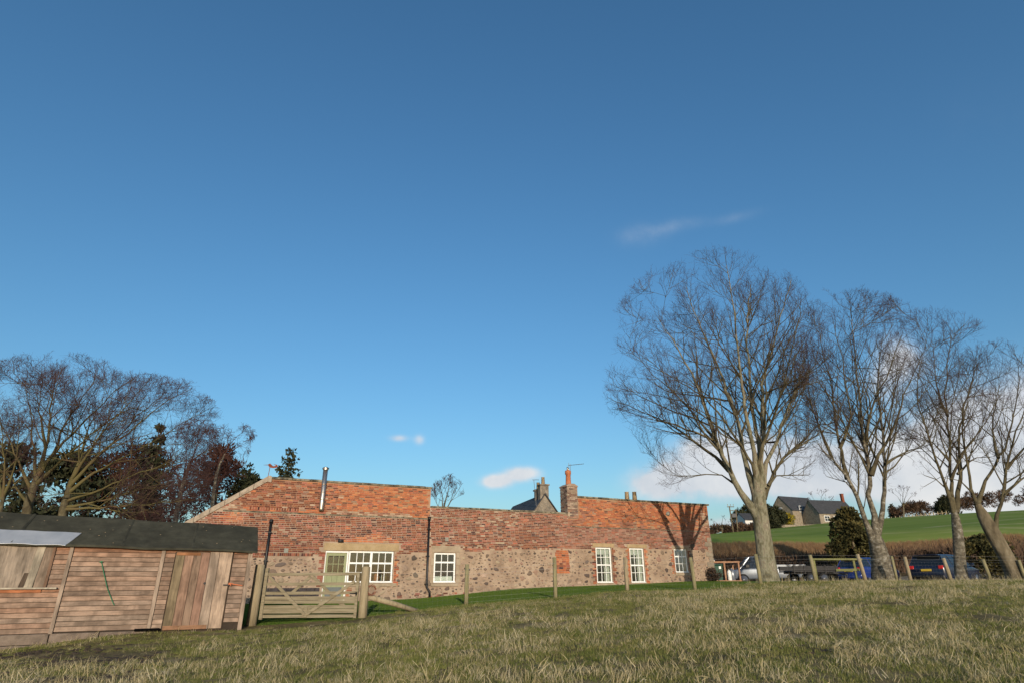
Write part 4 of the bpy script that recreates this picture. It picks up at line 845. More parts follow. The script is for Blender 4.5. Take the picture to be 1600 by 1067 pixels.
def bottle(x, y, r, h, m, label):
    o = MB().tube([(0, 0, 0), (0, 0, .03), (0, 0, h*.8), (0, 0, h*.92), (0, 0, h)], [r*.8, r, r, r*.7, r*.35], 14).build('gas_bottle', m, None, True, loc=(bl.x+x, bl.y+y, bz+.035)); o = tag(o, label, 'gas bottle')
    MB().tube([(0, 0, h-.02), (0, 0, h+.06)], .035, 8).build('valve', 'steel', o); return o
bottle(bwid*.68, .35, .12, .66, 'white_paint', 'slim white gas bottle standing in the bin store'); bottle(bwid*.84, .55, .17, .72, 'car_silver', 'stout grey gas bottle beside the white one in the bin store')

# ------------------------------------------------------------------ trees
def tubes(polys, n):
    Vs, Fs, off = [], [], 0; by = {}
    for p, r in polys: by.setdefault(len(p), []).append((p, r))
    for m, lst in by.items():
        P = np.array([q[0] for q in lst], float); R = np.array([q[1] for q in lst], float); k = len(lst)
        T = np.empty_like(P); T[:, 1:-1] = P[:, 2:]-P[:, :-2]; T[:, 0] = P[:, 1]-P[:, 0]; T[:, -1] = P[:, -1]-P[:, -2]
        T /= np.linalg.norm(T, axis=-1, keepdims=True)+1e-9
        mt = np.abs(P[:, -1]-P[:, 0]); ref = np.where((mt[:, 0] < .75*np.linalg.norm(mt, axis=1))[:, None], np.array([1., 0, 0]), np.array([0., 1, 0]))[:, None, :]
        A = ref - T*(T*ref).sum(-1, keepdims=True); A /= np.linalg.norm(A, axis=-1, keepdims=True)+1e-9; B = np.cross(T, A)
        th = 2*np.pi*np.arange(n)/n
        V = P[:, :, None] + R[:, :, None, None]*(A[:, :, None]*np.cos(th)[None, None, :, None] + B[:, :, None]*np.sin(th)[None, None, :, None])
        I = np.arange(k*m*n).reshape(k, m, n)+off; J = np.roll(I, -1, 2)
        Fs.append(np.stack([I[:, :-1], J[:, :-1], J[:, 1:], I[:, 1:]], -1).reshape(-1, 4)); Vs.append(V.reshape(-1, 3)); off += k*m*n
    return np.concatenate(Vs), np.concatenate(Fs)
def catmull(P, rad, step):
    P = [Vector(p) for p in P]; out, ro = [], []
    for i in range(len(P)-1):
        a, b, c, d = P[max(i-1, 0)], P[i], P[i+1], P[min(i+2, len(P)-1)]; n = max(1, int((c-b).length/step))
        for k in range(n):
            t = k/n; out.append(.5*((2*b)+(c-a)*t+(2*a-5*b+4*c-d)*t*t+(3*b-a-3*c+d)*t**3)); ro.append(rad[i]+(rad[i+1]-rad[i])*t)
    out.append(P[-1]); ro.append(rad[-1]); return out, ro
def rvec(R): return Vector((R.gauss(0, 1), R.gauss(0, 1), R.gauss(0, 1)))
def env_dist(p, d, C, S):
    o = Vector(((p.x-C.x)/S.x, (p.y-C.y)/S.y, (p.z-C.z)/S.z)); e = Vector((d.x/S.x, d.y/S.y, d.z/S.z))
    a = e.dot(e); b = 2*o.dot(e); c = o.dot(o)-1; q = b*b-4*a*c
    if q <= 0: return .15
    t = (-b+math.sqrt(q))/(2*a); return max(t, .12)
def bare_tree(name, label, cat, group, D, trunk, limbs, env, seed, bark, nfill=0, lowb=.15, twig='twig', limbm='limb_bark', dens=1., trop=.16, spread=(.55, .95), wob=.03, twr=.0036, droop=0., l1=(.30, .62), lean=0.):
    """trunk: (px, py, half width px); limbs: (list of (px, py), start radius m, depth drift m); env: (px, py, half w px, half h px) of the crown"""
    R = random.Random(seed); base = at(trunk[0][0], trunk[0][1], D); base.z = Hs(base.x, base.y)
    root = empty(name, base, label, cat, group)
    scale = 1./(F_PX/(at(env[0], env[1], D)-Vector((0, 0, EYE))).dot(_f))
    C = at(env[0], env[1], D); S = Vector((env[2]*scale, env[2]*scale*.95, env[3]*scale*.97))
    TP = [at(x, y, D) for x, y, _ in trunk]; TP[0] = base - Vector((0, 0, .2)); TR = [w*(at(x, y, D)-Vector((0, 0, EYE))).dot(_f)/F_PX for x, y, w in trunk]; TR = [q*.93 for q in TR]; TR[-1] *= .5; TR[-2] *= .88
    tp, trr = catmull(TP, TR, .3)
    n = 16; rings = []
    V, Fq = tubes([([p-base for p in tp], trr)], n)
    V = V.reshape(len(tp), n, 3); ctr = V.mean(1, keepdims=True)
    ph = R.random()*6; th = np.arange(n)*2*np.pi/n
    for i in range(len(tp)):
        k = 1 + .06*np.sin(3*th+ph+i*.35) + .035*np.sin(5*th+i*.8) + (max(0, 1-i*.3/.6)*.11*(np.sin(5*th+ph) > 0))
        V[i] = ctr[i] + (V[i]-ctr[i])*k[:, None]
    np_mesh('trunk', V.reshape(-1, 3), Fq, bark, root, smooth=True)
    mid, fine = [], []
    def rho(q): return math.sqrt(((q.x-C.x)/S.x)**2+((q.y-C.y)/S.y)**2+((q.z-C.z)/S.z)**2)
    def grow(p, d, L, r, lvl):
        m = 5 if lvl < 3 else 3; st = L/m; pts = [p.copy()]; rad = [r]; d = d.copy(); dirs = [d.copy()]
        for i in range(m):
            d = d + rvec(R)*(.07+.028*lvl) + Vector((lean*.05, 0, trop*(.55 if lvl < 3 else .8)-droop*(i/m)*(.35 if lvl > 1 else .1))); d.normalize(); p = p+d*st
            pts.append(p.copy()); rad.append(max(twr*.55, r*(1-.78*(i+1)/m))); dirs.append(d.copy())
        (mid if lvl <= 2 and r > twr*2.2 else fine).append((pts, rad))
        if lvl >= 4: return
        sp = {1: .20, 2: .145, 3: .17}[lvl]/dens; nk = max(2 if lvl < 3 else 1, int(L/sp))
        for k in range(nk):
            t = (.34 if lvl == 1 else .2)+(.64 if lvl == 1 else .78)*(k+R.random())/nk; i = min(int(t*m), m-1); q = pts[i].lerp(pts[i+1], t*m-i); dd = dirs[i]
            if R.random() > .26+.95*rho(q)**1.6: continue
            ax = dd.cross(rvec(R)); ax.normalize(); ang = R.uniform(*spread)
            nd = (Matrix.Rotation(ang, 3, ax) @ dd); nd.z += trop*.5 - droop*.25; nd.normalize()
            Lc = ((1-t)*L+.25)*R.uniform(.38, .75) if lvl < 3 else R.uniform(.22, .5)
            Lc = min(Lc, env_dist(q, nd, C, S)*R.uniform(.85, 1.08))
            if Lc < .10: continue
            grow(q, nd, Lc, max(twr, min(rad[i]*.6, .005+.0065*Lc)), lvl+1)
    skel = []
    def clothe(lp, lr):
        tl = [0]
        for a, b in zip(lp, lp[1:]): tl.append(tl[-1]+(b-a).length)
        Lt = tl[-1]; nk = int(Lt/.21*dens); th = R.random()*6
        for j in range(nk):
            t = .20+.80*((j+R.random())/nk)**.8; x = t*Lt; i = max(0, min(len(lp)-2, int(np.searchsorted(tl, x))-1)); q = lp[i].lerp(lp[i+1], (x-tl[i])/max(1e-6, tl[i+1]-tl[i]))
            if R.random() > .16+.95*rho(q)**1.7: continue
            dd = (lp[i+1]-lp[i]).normalized(); th += 2.4+R.uniform(-.5, .5); ax = dd.orthogonal(); ax.rotate(Matrix.Rotation(th, 3, dd)); ang = R.uniform(*spread)
            nd = Matrix.Rotation(ang, 3, ax) @ dd; nd.z += trop*.9; nd.normalize()
            E = env_dist(q, nd, C, S); Lc = min(E*R.uniform(.8, 1.04), ((1-t)*Lt*.75+1.5)*R.uniform(*l1)*1.35)
            if Lc < .2: continue
            grow(q, nd, Lc, max(.010, min(lr[i]*.55, .007+.010*Lc)), 1)
        dd = (lp[-1]-lp[-2]).normalized(); grow(lp[-1], dd, min(.8, env_dist(lp[-1], dd, C, S)), min(.02, lr[-1]), 1)
    for pts, r0, dep in limbs:
        lens = [0]
        for a, b in zip(pts, pts[1:]): lens.append(lens[-1]+math.hypot(b[0]-a[0], b[1]-a[1]))
        P = [at(x, y, D+dep*(l/lens[-1])**1.1) for (x, y), l in zip(pts, lens)]
        rr = [max(.012, r0*(1-.32*min(1, l/lens[-1]/.14))*(1-.94*(l/lens[-1])**.8)) for l in lens]
        lp, lr = catmull(P, rr, .45)
        kk = [i for i, q in enumerate(lp) if rho(q) < 1.0 or i < 4]; lp = lp[:kk[-1]+1]; lr = lr[:kk[-1]+1]; lr[-3:] = [min(a, b) for a, b in zip(lr[-3:], (.03, .022, .014))]
        lp = [p+rvec(R)*wob*min(1, i/3) for i, p in enumerate(lp)]
        V, Fq = tubes([([p-base for p in lp], lr)], 9); np_mesh('limb', V, Fq, bark if r0 > .16 else limbm, root, smooth=True)
        skel += list(zip(lp[2:], lr[2:])); clothe(lp, lr)
    for j in range(nfill):
        u = rvec(R); u.normalize()
        if u.z < -.45 and lowb > 0: u.z = -u.z
        T = Vector((C.x+u.x*S.x*.95, C.y+u.y*S.y*.95, C.z+u.z*S.z*.95)); best = None
        for q, r in R.sample(skel, min(60, len(skel))):
            d = T-q; L = d.length
            if rho(q) > .85 or d.z < lowb*L or L < 1.0: continue
            c = L + 6*abs(r-.06)
            if best is None or c < best[0]: best = (c, q, r)
        if not best: continue
        q, r = best[1:]; L = (T-q).length; m = q.lerp(T, .5)+Vector((u.x, u.y, -.35))*L*.07+rvec(R)*.08
        lp, lr = catmull([q, q.lerp(m, .55), m, m.lerp(T, .55)+Vector((0, 0, -.04*L)), T], [min(r*.7, .012+.011*L)*k for k in (1, .8, .6, .4, .2)], .45)
        lp = [p+rvec(R)*wob*.7*min(1, i/2) for i, p in enumerate(lp)]; lr = [max(.008, k) for k in lr]; mid.append((lp, lr)); skel += list(zip(lp[1:-2], lr[1:-2])); clothe(lp, lr)
    sub = lambda L: [([p-base for p in a], b) for a, b in L]
    if mid: V, Fq = tubes(sub(mid), 5); np_mesh('branches', V, Fq, limbm, root, smooth=True)['kind'] = 'stuff'
    V, Fq = tubes(sub(fine), 3); o = np_mesh('twigs', V, Fq, twig, root); o['kind'] = 'stuff'
    return root

G1 = 'bare trees along the pasture fence'
bare_tree('bare_tree', 'tallest bare tree with thick smooth grey trunk right of the cottage corner', 'tree', G1, 27.5,
    [(1201, 908, 18.5), (1199, 893, 15.5), (1196, 870, 14.5), (1192, 835, 13), (1188, 800, 12.5), (1186, 770, 12.5), (1187, 757, 9)],
    [([(1184, 806), (1175, 793), (1158, 768), (1138, 733), (1120, 690), (1103, 640), (1088, 600), (1060, 548), (1030, 505)], .235, -1.5),
     ([(1140, 735), (1118, 713), (1085, 688), (1045, 662), (1005, 645), (965, 628)], .13, .6),
     ([(1183, 778), (1165, 722), (1157, 680), (1147, 640), (1130, 595), (1112, 550), (1085, 490), (1070, 440)], .21, 1.8),
     ([(1184, 772), (1178, 705), (1165, 650), (1160, 600), (1152, 540), (1144, 470), (1134, 415)], .20, -2.4),
     ([(1187, 768), (1186, 705), (1176, 645), (1172, 600), (1166, 525), (1172, 450), (1180, 395)], .19, 1.0),
     ([(1190, 772), (1190, 720), (1194, 660), (1192, 600), (1205, 555), (1220, 495), (1240, 430)], .19, -1.6),
     ([(1193, 778), (1205, 748), (1225, 716), (1258, 684), (1290, 655), (1318, 632)], .15, 1.6),
     ([(1200, 758), (1213, 743), (1238, 741), (1262, 742), (1290, 733), (1318, 722)], .085, .8),
     ([(1192, 762), (1197, 722), (1214, 690), (1230, 640), (1250, 590), (1272, 530), (1280, 480)], .17, 2.6),
     ([(1186, 765), (1184, 730), (1205, 660), (1222, 610), (1236, 550), (1252, 480)], .14, -3.0),
     ([(1184, 760), (1190, 715), (1188, 650), (1140, 560), (1105, 480)], .13, 3.6),
     ([(1183, 765), (1175, 725), (1140, 670), (1100, 620), (1050, 590), (1010, 560)], .12, -3.2),
     ([(1150, 757), (1128, 742), (1100, 740), (1060, 745), (1030, 722)], .06, 1.2),
     ([(1120, 690), (1095, 660), (1055, 615), (1010, 575), (985, 545)], .09, 1.6)],
    (1122, 586, 182, 212), 11, 'bark_grey', nfill=34, dens=.95)
bare_tree('bare_tree', 'bare tree with three mottled stems rising from one base behind the blue hatchback', 'tree', G1, 28,
    [(1384, 908, 19), (1380, 895, 16), (1376, 870, 14), (1369, 845, 13), (1365, 828, 12)],
    [([(1366, 848), (1352, 813), (1338, 774), (1320, 740), (1300, 715), (1276, 690), (1245, 655), (1225, 620)], .20, -1.2),
     ([(1324, 748), (1314, 704), (1306, 660), (1298, 600), (1284, 540), (1270, 490)], .12, 1.2),
     ([(1367, 842), (1366, 805), (1358, 774), (1359, 740), (1352, 700), (1346, 660), (1341, 600), (1335, 540), (1328, 480)], .20, .6),
     ([(1361, 742), (1373, 710), (1386, 690), (1402, 650), (1420, 600), (1440, 555)], .13, -1.4),
     ([(1370, 838), (1379, 795), (1383, 735), (1377, 660), (1371, 600), (1378, 540), (1388, 480)], .17, 1.8),
     ([(1383, 725), (1410, 708), (1440, 699), (1462, 690)], .08, .8),
     ([(1350, 690), (1362, 640), (1385, 590), (1405, 530)], .10, -2.2), ([(1340, 780), (1322, 752), (1295, 745), (1262, 752)], .06, 1.0),
     ([(1312, 700), (1330, 650), (1318, 580), (1305, 510)], .09, -2.0), ([(1300, 715), (1270, 640), (1258, 590), (1250, 540)], .08, 2)],
    (1350, 608, 130, 166), 23, 'bark_pale', nfill=38, dens=1.0)
bare_tree('bare_tree', 'slim bare tree with white flecked bark in front of the navy car', 'tree', G1, 28.2,
    [(1503, 909, 10.5), (1501, 890, 9), (1499, 860, 8.5), (1496, 825, 8.5), (1491, 797, 9)],
    [([(1491, 802), (1486, 752), (1484, 700), (1480, 650), (1478, 600), (1485, 540), (1494, 495)], .13, .8),
     ([(1490, 800), (1475, 748), (1458, 702), (1445, 660), (1432, 615), (1440, 560)], .12, -1.2),
     ([(1494, 800), (1500, 732), (1498, 680), (1510, 620), (1530, 560), (1542, 515)], .13, 1.2),
     ([(1489, 775), (1462, 748), (1430, 738), (1400, 734)], .07, -.6), ([(1486, 750), (1510, 700), (1540, 660), (1560, 620)], .08, -1.6),
     ([(1481, 650), (1462, 600), (1460, 550), (1465, 510)], .07, 1.8), ([(1484, 720), (1455, 690), (1425, 680), (1405, 665)], .06, 1.4), ([(1496, 740), (1525, 715), (1550, 712), (1575, 700)], .06, .8)],
    (1487, 622, 98, 156), 37, 'bark_pale', nfill=20, dens=1.0)
bare_tree('bare_tree', 'bare tree leaning left with a forked brown trunk at the right edge', 'tree', G1, 27.8,
    [(1590, 910, 15), (1584, 895, 12.5), (1571, 868, 11.5), (1551, 833, 11), (1537, 806, 10), (1527, 787, 9.5)],
    [([(1531, 797), (1518, 762), (1512, 722), (1504, 680), (1510, 630), (1525, 585)], .12, .8),
     ([(1556, 842), (1557, 805), (1568, 770), (1573, 730), (1583, 690), (1600, 640), (1622, 590)], .14, -1.0),
     ([(1527, 789), (1541, 752), (1562, 712), (1577, 680), (1590, 610), (1600, 560)], .12, 1.2),
     ([(1568, 772), (1595, 750), (1630, 720), (1660, 680)], .08, .6), ([(1573, 732), (1600, 700), (1640, 660), (1665, 620)], .08, -1.5), ([(1520, 770), (1500, 750), (1470, 745), (1445, 760)], .05, .6), ([(1560, 715), (1550, 670), (1560, 610), (1570, 570)], .08, 2.)],
    (1580, 660, 102, 135), 41, 'bark_brown', nfill=18, dens=1.0)

G2 = 'bare trees behind the shed'
bare_tree('bare_tree', 'large bare tree with upright spreading limbs behind the shed roof above its metal sheet', 'tree', G2, 31,
    [(35, 900, 10), (36, 850, 8.5), (42, 800, 7.5), (54, 758, 6.5), (64, 728, 5.5)],
    [([(62, 738), (72, 700), (78, 650), (84, 600), (94, 560)], .15, 1.2), ([(60, 742), (85, 705), (102, 662), (128, 622), (152, 585)], .14, -1.2),
     ([(58, 752), (52, 700), (48, 650), (40, 600)], .12, .8), ([(50, 770), (30, 720), (10, 680), (-12, 640)], .12, -.8), ([(66, 728), (100, 690), (150, 640), (190, 600), (220, 590)], .12, 1.6),
     ([(56, 756), (90, 725), (130, 690), (175, 655), (230, 620)], .12, -1.9), ([(72, 700), (62, 640), (66, 590)], .09, -2.2), ([(45, 790), (20, 750), (0, 720), (-30, 700)], .09, 1.5)],
    (85, 700, 160, 156), 53, 'limb_bark', nfill=28, lowb=-.2, limbm='twig_green', dens=1.15, trop=.12, twr=.0052)
bare_tree('bare_tree', 'bare tree with long green tinged branches sweeping right above the shed roof', 'tree', G2, 30,
    [(92, 900, 9.5), (94, 850, 8), (98, 800, 6.5), (106, 770, 5.5), (112, 745, 4.5)],
    [([(110, 755), (125, 715), (140, 665), (165, 610), (180, 580)], .12, 1.2), ([(108, 760), (150, 715), (200, 675), (250, 635), (298, 605)], .12, -1.2),
     ([(106, 770), (160, 730), (220, 700), (280, 665), (322, 640)], .11, .8), ([(103, 782), (160, 762), (220, 738), (280, 722), (330, 700)], .10, -1.0),
     ([(100, 792), (160, 782), (230, 762), (300, 756)], .09, 1.2), ([(112, 748), (150, 690), (200, 630), (235, 590)], .10, -2), ([(100, 795), (170, 792), (250, 785), (320, 775)], .08, -.6), ([(112, 750), (165, 702), (215, 650), (270, 605)], .10, 2)],
    (210, 708, 142, 132), 59, 'limb_bark', nfill=34, lowb=-.25, limbm='twig_green', dens=1.15, trop=.10, twr=.0052, lean=.6)
bare_tree('bare_tree', 'leaning bare tree at the left edge with green stems behind the shed', 'tree', G2, 28,
    [(-25, 900, 6.5), (-14, 850, 5.5), (0, 800, 4.5), (6, 770, 3.6)],
    [([(4, 780), (-5, 740), (-22, 690), (-40, 640)], .09, .8), ([(6, 772), (22, 735), (30, 690), (28, 650)], .09, -.8), ([(2, 790), (18, 760), (40, 735), (52, 710)], .07, 1.0), ([(5, 775), (8, 730), (4, 680), (-8, 630)], .08, -1.5)],
    (5, 715, 62, 90), 61, 'limb_bark', limbm='twig_green', dens=1.2, twr=.0052)
G3 = 'birches beyond the shed'
bare_tree('birch_tree', 'birch with white upper stem and drooping reddish twigs leaning toward the brick gable', 'tree', G3, 44,
    [(262, 900, 5), (268, 850, 4.5), (278, 790, 4), (288, 750, 3.5), (296, 722, 3)],
    [([(290, 745), (300, 715), (310, 690), (325, 668), (340, 655)], .10, .6), ([(286, 755), (292, 710), (290, 680), (298, 660)], .08, -.8), ([(296, 722), (318, 705), (330, 690), (342, 672)], .07, 1.2), ([(284, 760), (268, 720), (262, 690)], .08, 1), ([(282, 770), (310, 745), (328, 722)], .07, -1.2)],
    (302, 712, 46, 62), 67, 'bark_pale', twig='twig_birch', limbm='twig_birch', dens=1.35, trop=.05, droop=.7, twr=.012)
bare_tree('birch_tree', 'slender birch with a pale slanting stem and trailing twigs nearest the brick gable', 'tree', G3, 46,
    [(325, 900, 5), (328, 850, 4), (332, 790, 3.2), (340, 735, 2.6), (352, 708, 2.3)],
    [([(340, 735), (352, 708), (362, 690), (380, 675), (393, 672)], .08, .5), ([(338, 740), (345, 705), (348, 680)], .06, -.6), ([(334, 765), (352, 740), (370, 722)], .06, .8), ([(350, 712), (372, 698), (388, 690)], .05, -.8)],
    (362, 712, 40, 58), 71, 'bark_pale', twig='twig_birch', limbm='twig_birch', dens=1.35, trop=.03, droop=.9, twr=.012)
bare_tree('bare_tree', 'small feathery bare tree standing behind the step in the brick wall', 'tree', None, 55,
    [(690, 900, 4), (691, 830, 3.4), (693, 790, 3)],
    [([(692, 800), (690, 770), (685, 752)], .09, .6), ([(693, 795), (700, 765), (703, 745)], .09, -.6), ([(694, 800), (710, 775), (720, 758)], .07, .6), ([(692, 805), (680, 780), (676, 768)], .06, -.8), ([(694, 800), (705, 780), (712, 755)], .07, 1.2)],
    (699, 776, 28, 36), 73, 'bark_brown', dens=1.1, trop=.2, twr=.014)

# evergreens: foliage sprays on a trunk
def sprays(C, n, size, R, up=.2, el=(1, 2.2)):
    """n leaf sprays round the centres C [(x, y, z, radius)]"""
    C = np.array(C, float); w = C[:, 3]**2; k = R.choice(len(C), n, p=w/w.sum()); c = C[k]
    d = R.normal(size=(n, 3)); d /= np.linalg.norm(d, axis=1, keepdims=True); P = c[:, :3] + d*(c[:, 3:4]*R.uniform(.55, 1.08, (n, 1)))
    a = d + R.normal(size=(n, 3))*.6; a[:, 2] += up; a /= np.linalg.norm(a, axis=1, keepdims=True)
    b = np.cross(a, R.normal(size=(n, 3))); b /= np.linalg.norm(b, axis=1, keepdims=True)+1e-9
    s = size*R.uniform(.5, 1.3, (n, 1)); l = s*R.uniform(el[0], el[1], (n, 1))
    V = np.stack([P-b*s*.35, P+a*l*.5-b*s*.5, P+a*l, P+a*l*.55+b*s*.5], 1).reshape(-1, 3)
    return V, np.arange(4*n).reshape(n, 4)
def evergreen(name, label, cat, group, px, py, D, wid, hgt, kind, seed, n=5000, size=.22, m='evergreen', parts=('trunk', 'crown')):
    R = np.random.default_rng(seed); p = at(px, py, D); z0 = Hs(p.x, p.y); top = p.z; hh = top-z0 if hgt is None else hgt; z0 = top-hh
    root = empty(name, (p.x, p.y, z0), label, cat, group)
    MB().tube([(0, 0, -.4), (.03, 0, hh*.5), (0, 0, hh*.93)], [max(.05, wid*.045), wid*.03, .02], 8).build('trunk', 'bark_brown', root, True)
    C = []
    if kind == 'spire':
        z = hh*.22
        while z < hh*.98:
            r = wid*(1-(z/hh))**.8*.55+.12; nb = 6
            for k in range(nb):
                a = R.uniform(0, 6.28); l = r*R.uniform(.55, 1.15)
                for t in (.35, .7, 1.): C.append((math.cos(a)*l*t, math.sin(a)*l*t, z-.12*l*t+ (.12*l if t == 1. else 0), .10+.16*r*(1.1-t*.6)))
            z += hh*.075
    else:
        for k in range(60):
            u = R.uniform(0, 1)**.8; z = hh*(.08+.86*u); r = wid*.5*({'bush': math.sin(math.pi*min(.98, u*.8+.16)), 'cone': (1-u)**.7*1.1+.1, 'round': math.sqrt(max(.05, 1-(2*u-1)**2))}[kind])
            a = R.uniform(0, 6.28); q = r*R.uniform(.3, 1.12); C.append((math.cos(a)*q, math.sin(a)*q, z, wid*R.uniform(.05, .15)))
    V, Fq = sprays(C, int(n*2.4), size*.36, R, el=(3, 7)) if m == 'copper_leaf' else sprays(C, int(n*1.7), size*.72, R); V[:, 2] = np.maximum(V[:, 2], .02)
    np_mesh('crown', V, Fq, m, root)
    return root
G4 = 'dark evergreens beyond the shed'
evergreen('conifer_tree', 'dark spruce top showing above the ridge left of the steel flue', 'tree', None, 455, 699, 48, 6.2, None, 'spire', 1, 2600, .26)
evergreen('evergreen_tree', 'dark evergreen at the far left behind the sweeping bare trees', 'tree', G4, 20, 690, 46, 6.5, None, 'round', 2, 4200, .32)
evergreen('evergreen_tree', 'dark evergreen between the two large bare trees above the shed roof', 'tree', G4, 128, 705, 47, 6, None, 'round', 3, 4200, .32)
evergreen('evergreen_tree', 'dark evergreen whose ragged top shows right of the long sweeping branches', 'tree', G4, 252, 662, 50, 5.5, None, 'spire', 4, 3200, .3)
evergreen('evergreen_tree', 'dark evergreen tucked against the sloping verge of the brick gable', 'tree', G4, 394, 722, 51, 4.6, None, 'cone', 5, 3600, .3)
evergreen('copper_tree', 'dense russet brown tree between the slender birch and the brick gable', 'tree', G4, 352, 692, 53, 5.4, None, 'round', 6, 4200, .28, 'copper_leaf')
evergreen('copper_tree', 'low russet thicket under the sweeping branches right above the shed ridge', 'tree', G4, 235, 700, 52, 9, None, 'round', 8, 5200, .3, 'copper_leaf')
evergreen('conifer_bush', 'tall dark conifer bush with golden tips beside the three stemmed tree', 'bush', None, 1322, 796, 46, 3.4, None, 'bush', 7, 8500, .19, 'golden_green')
evergreen('golden_shrub', 'golden green shrub behind the navy car bonnet', 'bush', None, 1530, 838, 45.5, 3.0, None, 'round', 9, 4500, .17, 'golden_green')
sb = evergreen('corner_shrub', 'small brown winter shrub at the foot of the cottage corner', 'bush', None, 1112, 888, 36.0, .8, .75, 'round', 10, 700, .09, 'hedge_brown')
evergreen('wall_plant', 'low green plant at the wall foot below the wide window', 'plant', None, 631, 925, 28.9, .5, .32, 'round', 12, 300, .08, 'evergreen')

# ------------------------------------------------------------------ hedge and straw on the bank
hx = np.arange(11, 75, .5); nH = 15000
X = rng.uniform(10.5, 80, nH); Y = rng.uniform(48.2, 52.5, nH); Z = H(X, Y); hh_ = rng.uniform(.3, 1.0, nH)*np.interp(X, [10, 24, 34, 45, 80], [.85, .9, 1.3, 2.0, 2.2])
V = []; dx = rng.normal(0, .18, nH); dy = rng.normal(0, .15, nH); w = rng.uniform(.02, .05, nH)
b = np.stack([X, Y, Z-.05], -1); t = np.stack([X+dx, Y+dy, Z+hh_], -1); sd = np.stack([w, w*rng.uniform(-.6, .6, nH), 0*w], -1)
V = np.stack([b-sd, b+sd, t+sd*.35, t-sd*.35], 1).reshape(-1, 3)
hv, hf = V, np.arange(4*nH).reshape(nH, 4)
C = [(x, rng.uniform(48.8, 52), Hs(x, 50.3)+rng.uniform(.1, .6), rng.uniform(.4, .65)) for x in np.arange(11, 80, .5)]
sv, sf = sprays(C, 14000, .16, np.random.default_rng(3)); hv2 = np.concatenate([hv, sv]); hf2 = np.concatenate([hf, sf+len(hv)])
tag(np_mesh('hedgerow', hv2, hf2, 'hedge_brown'), 'leafless brown hedgerow along the bank behind the parked vehicles', 'hedge')

# ------------------------------------------------------------------ far buildings
def gable_house(name, label, cat, p, rz, L, W, hw, hr, wallm='house_stone', wins=(), chims=(), group=None, roofm='slate', overh=.12):
    """ridge along local x, gable ends at x=0 and x=L"""
    o = empty(name, p, label, cat, group, rz=rz)
    MB().prism([(0, -1.0), (W, -1.0), (W, hw), (W/2, hr), (0, hw)], 0, 1).v
    m = MB(); P = [(0, -1.5), (W, -1.5), (W, hw), (W/2, hr-.05), (0, hw)]; n = 5
    vs = [(0, y-W/2, z) for y, z in P] + [(L, y-W/2, z) for y, z in P]
    m.add(vs, [(4, 3, 2, 1, 0), (5, 6, 7, 8, 9)] + [(i, (i+1) % n, (i+1) % n+n, i+n) for i in range(n)]).build('wall', wallm, o)
    r = MB(); s_ = (hr-hw)/(W/2); ov = .18
    for sg in (1, -1):
        a = [(-overh+.0, sg*(W/2+ov), hw-s_*ov), (L+overh, sg*(W/2+ov), hw-s_*ov), (L+overh, 0, hr), (-overh, 0, hr)]
        r.add(a + [(x, y, z+.12) for x, y, z in a], [(0, 1, 2, 3), (7, 6, 5, 4), (0, 4, 5, 1), (1, 5, 6, 2), (2, 6, 7, 3), (3, 7, 4, 0)])
    r.build('roof', roofm, o)
    for side, u, z, w, h in wins:                                  # side: 'f' front (-y) or 'g' gable at x=0, 'e' gable at x=L
        f = MB(); d = .03
        if side == 'f': f.box(u-w/2-.1, u+w/2+.1, -W/2-.05, -W/2+.05, z-.1, z+h+.1); g = MB().box(u-w/2, u+w/2, -W/2-.065, -W/2-.05, z, z+h); bars = MB().box(u-.03, u+.03, -W/2-.08, -W/2-.066, z, z+h).box(u-w/2, u+w/2, -W/2-.08, -W/2-.066, z+h*.5-.03, z+h*.5+.03)
        else:
            x = 0 if side == 'g' else L; k = -1 if side == 'g' else 1
            f.box(x-.05, x+.05, u-w/2-.1, u+w/2+.1, z-.1, z+h+.1); g = MB().box(x+k*.05, x+k*.065, u-w/2, u+w/2, z, z+h) if k > 0 else MB().box(x-.065, x-.05, u-w/2, u+w/2, z, z+h)
            bars = MB().box(x+min(k*.066, k*.08), x+max(k*.066, k*.08), u-.03, u+.03, z, z+h)
        f = f.build('window', 'white_paint', o); g.build('pane', 'glass_far', f); bars.build('glazing_bars', 'white_paint', f)
    for x, w, d, h, m_, pots in chims:
        c = MB().box(x-w/2, x+w/2, -d/2, d/2, hr-.5, hr+h).box(x-w/2-.08, x+w/2+.08, -d/2-.08, d/2+.08, hr+h, hr+h+.12).build('chimney', m_, o, bevel=.02)
        for k, pm in enumerate(pots):
            y = (k-(len(pots)-1)/2)*.5; MB().tube([(x, y, hr+h+.1), (x, y, hr+h+.7), (x, y, hr+h+.72)], [.16, .13, .16], 10).build('chimney_pot', pm, c, True)
    return o
def spot(px, py, D): return at(px, py, D)
# farmhouse group on the hill
p = spot(1224, 822, 152); fh = gable_house('stone_house', 'stone house with steep slate gable and small windows on the hill', 'house', (p.x, p.y, p.z), math.radians(24), 10, 7.0, 3.6, 7.2, wins=(('f', 3.0, 3.3, 1.0, 1.3), ('f', 5.4, 3.3, 1.0, 1.3), ('f', 4.0, .4, 1.0, 1.2), ('f', 6.2, .4, 1.0, 1.2), ('g', 0, 3.2, .9, 1.2)))
p = spot(1270, 821, 147); fb_ = gable_house('stone_house', 'long low stone farmhouse wing with dark slate roof and one red chimney', 'house', (p.x, p.y, p.z), math.radians(14), 10.3, 5.6, 2.7, 5.9, wins=(('f', 2.0, .9, 1.3, 1.1), ('f', 4.6, .9, 1.1, 1.1), ('f', 8.0, .9, 1.1, 1.1), ('e', 0, 1.0, .9, 1.1)), chims=((9.9, .6, .6, 1.7, 'rust', ()),))
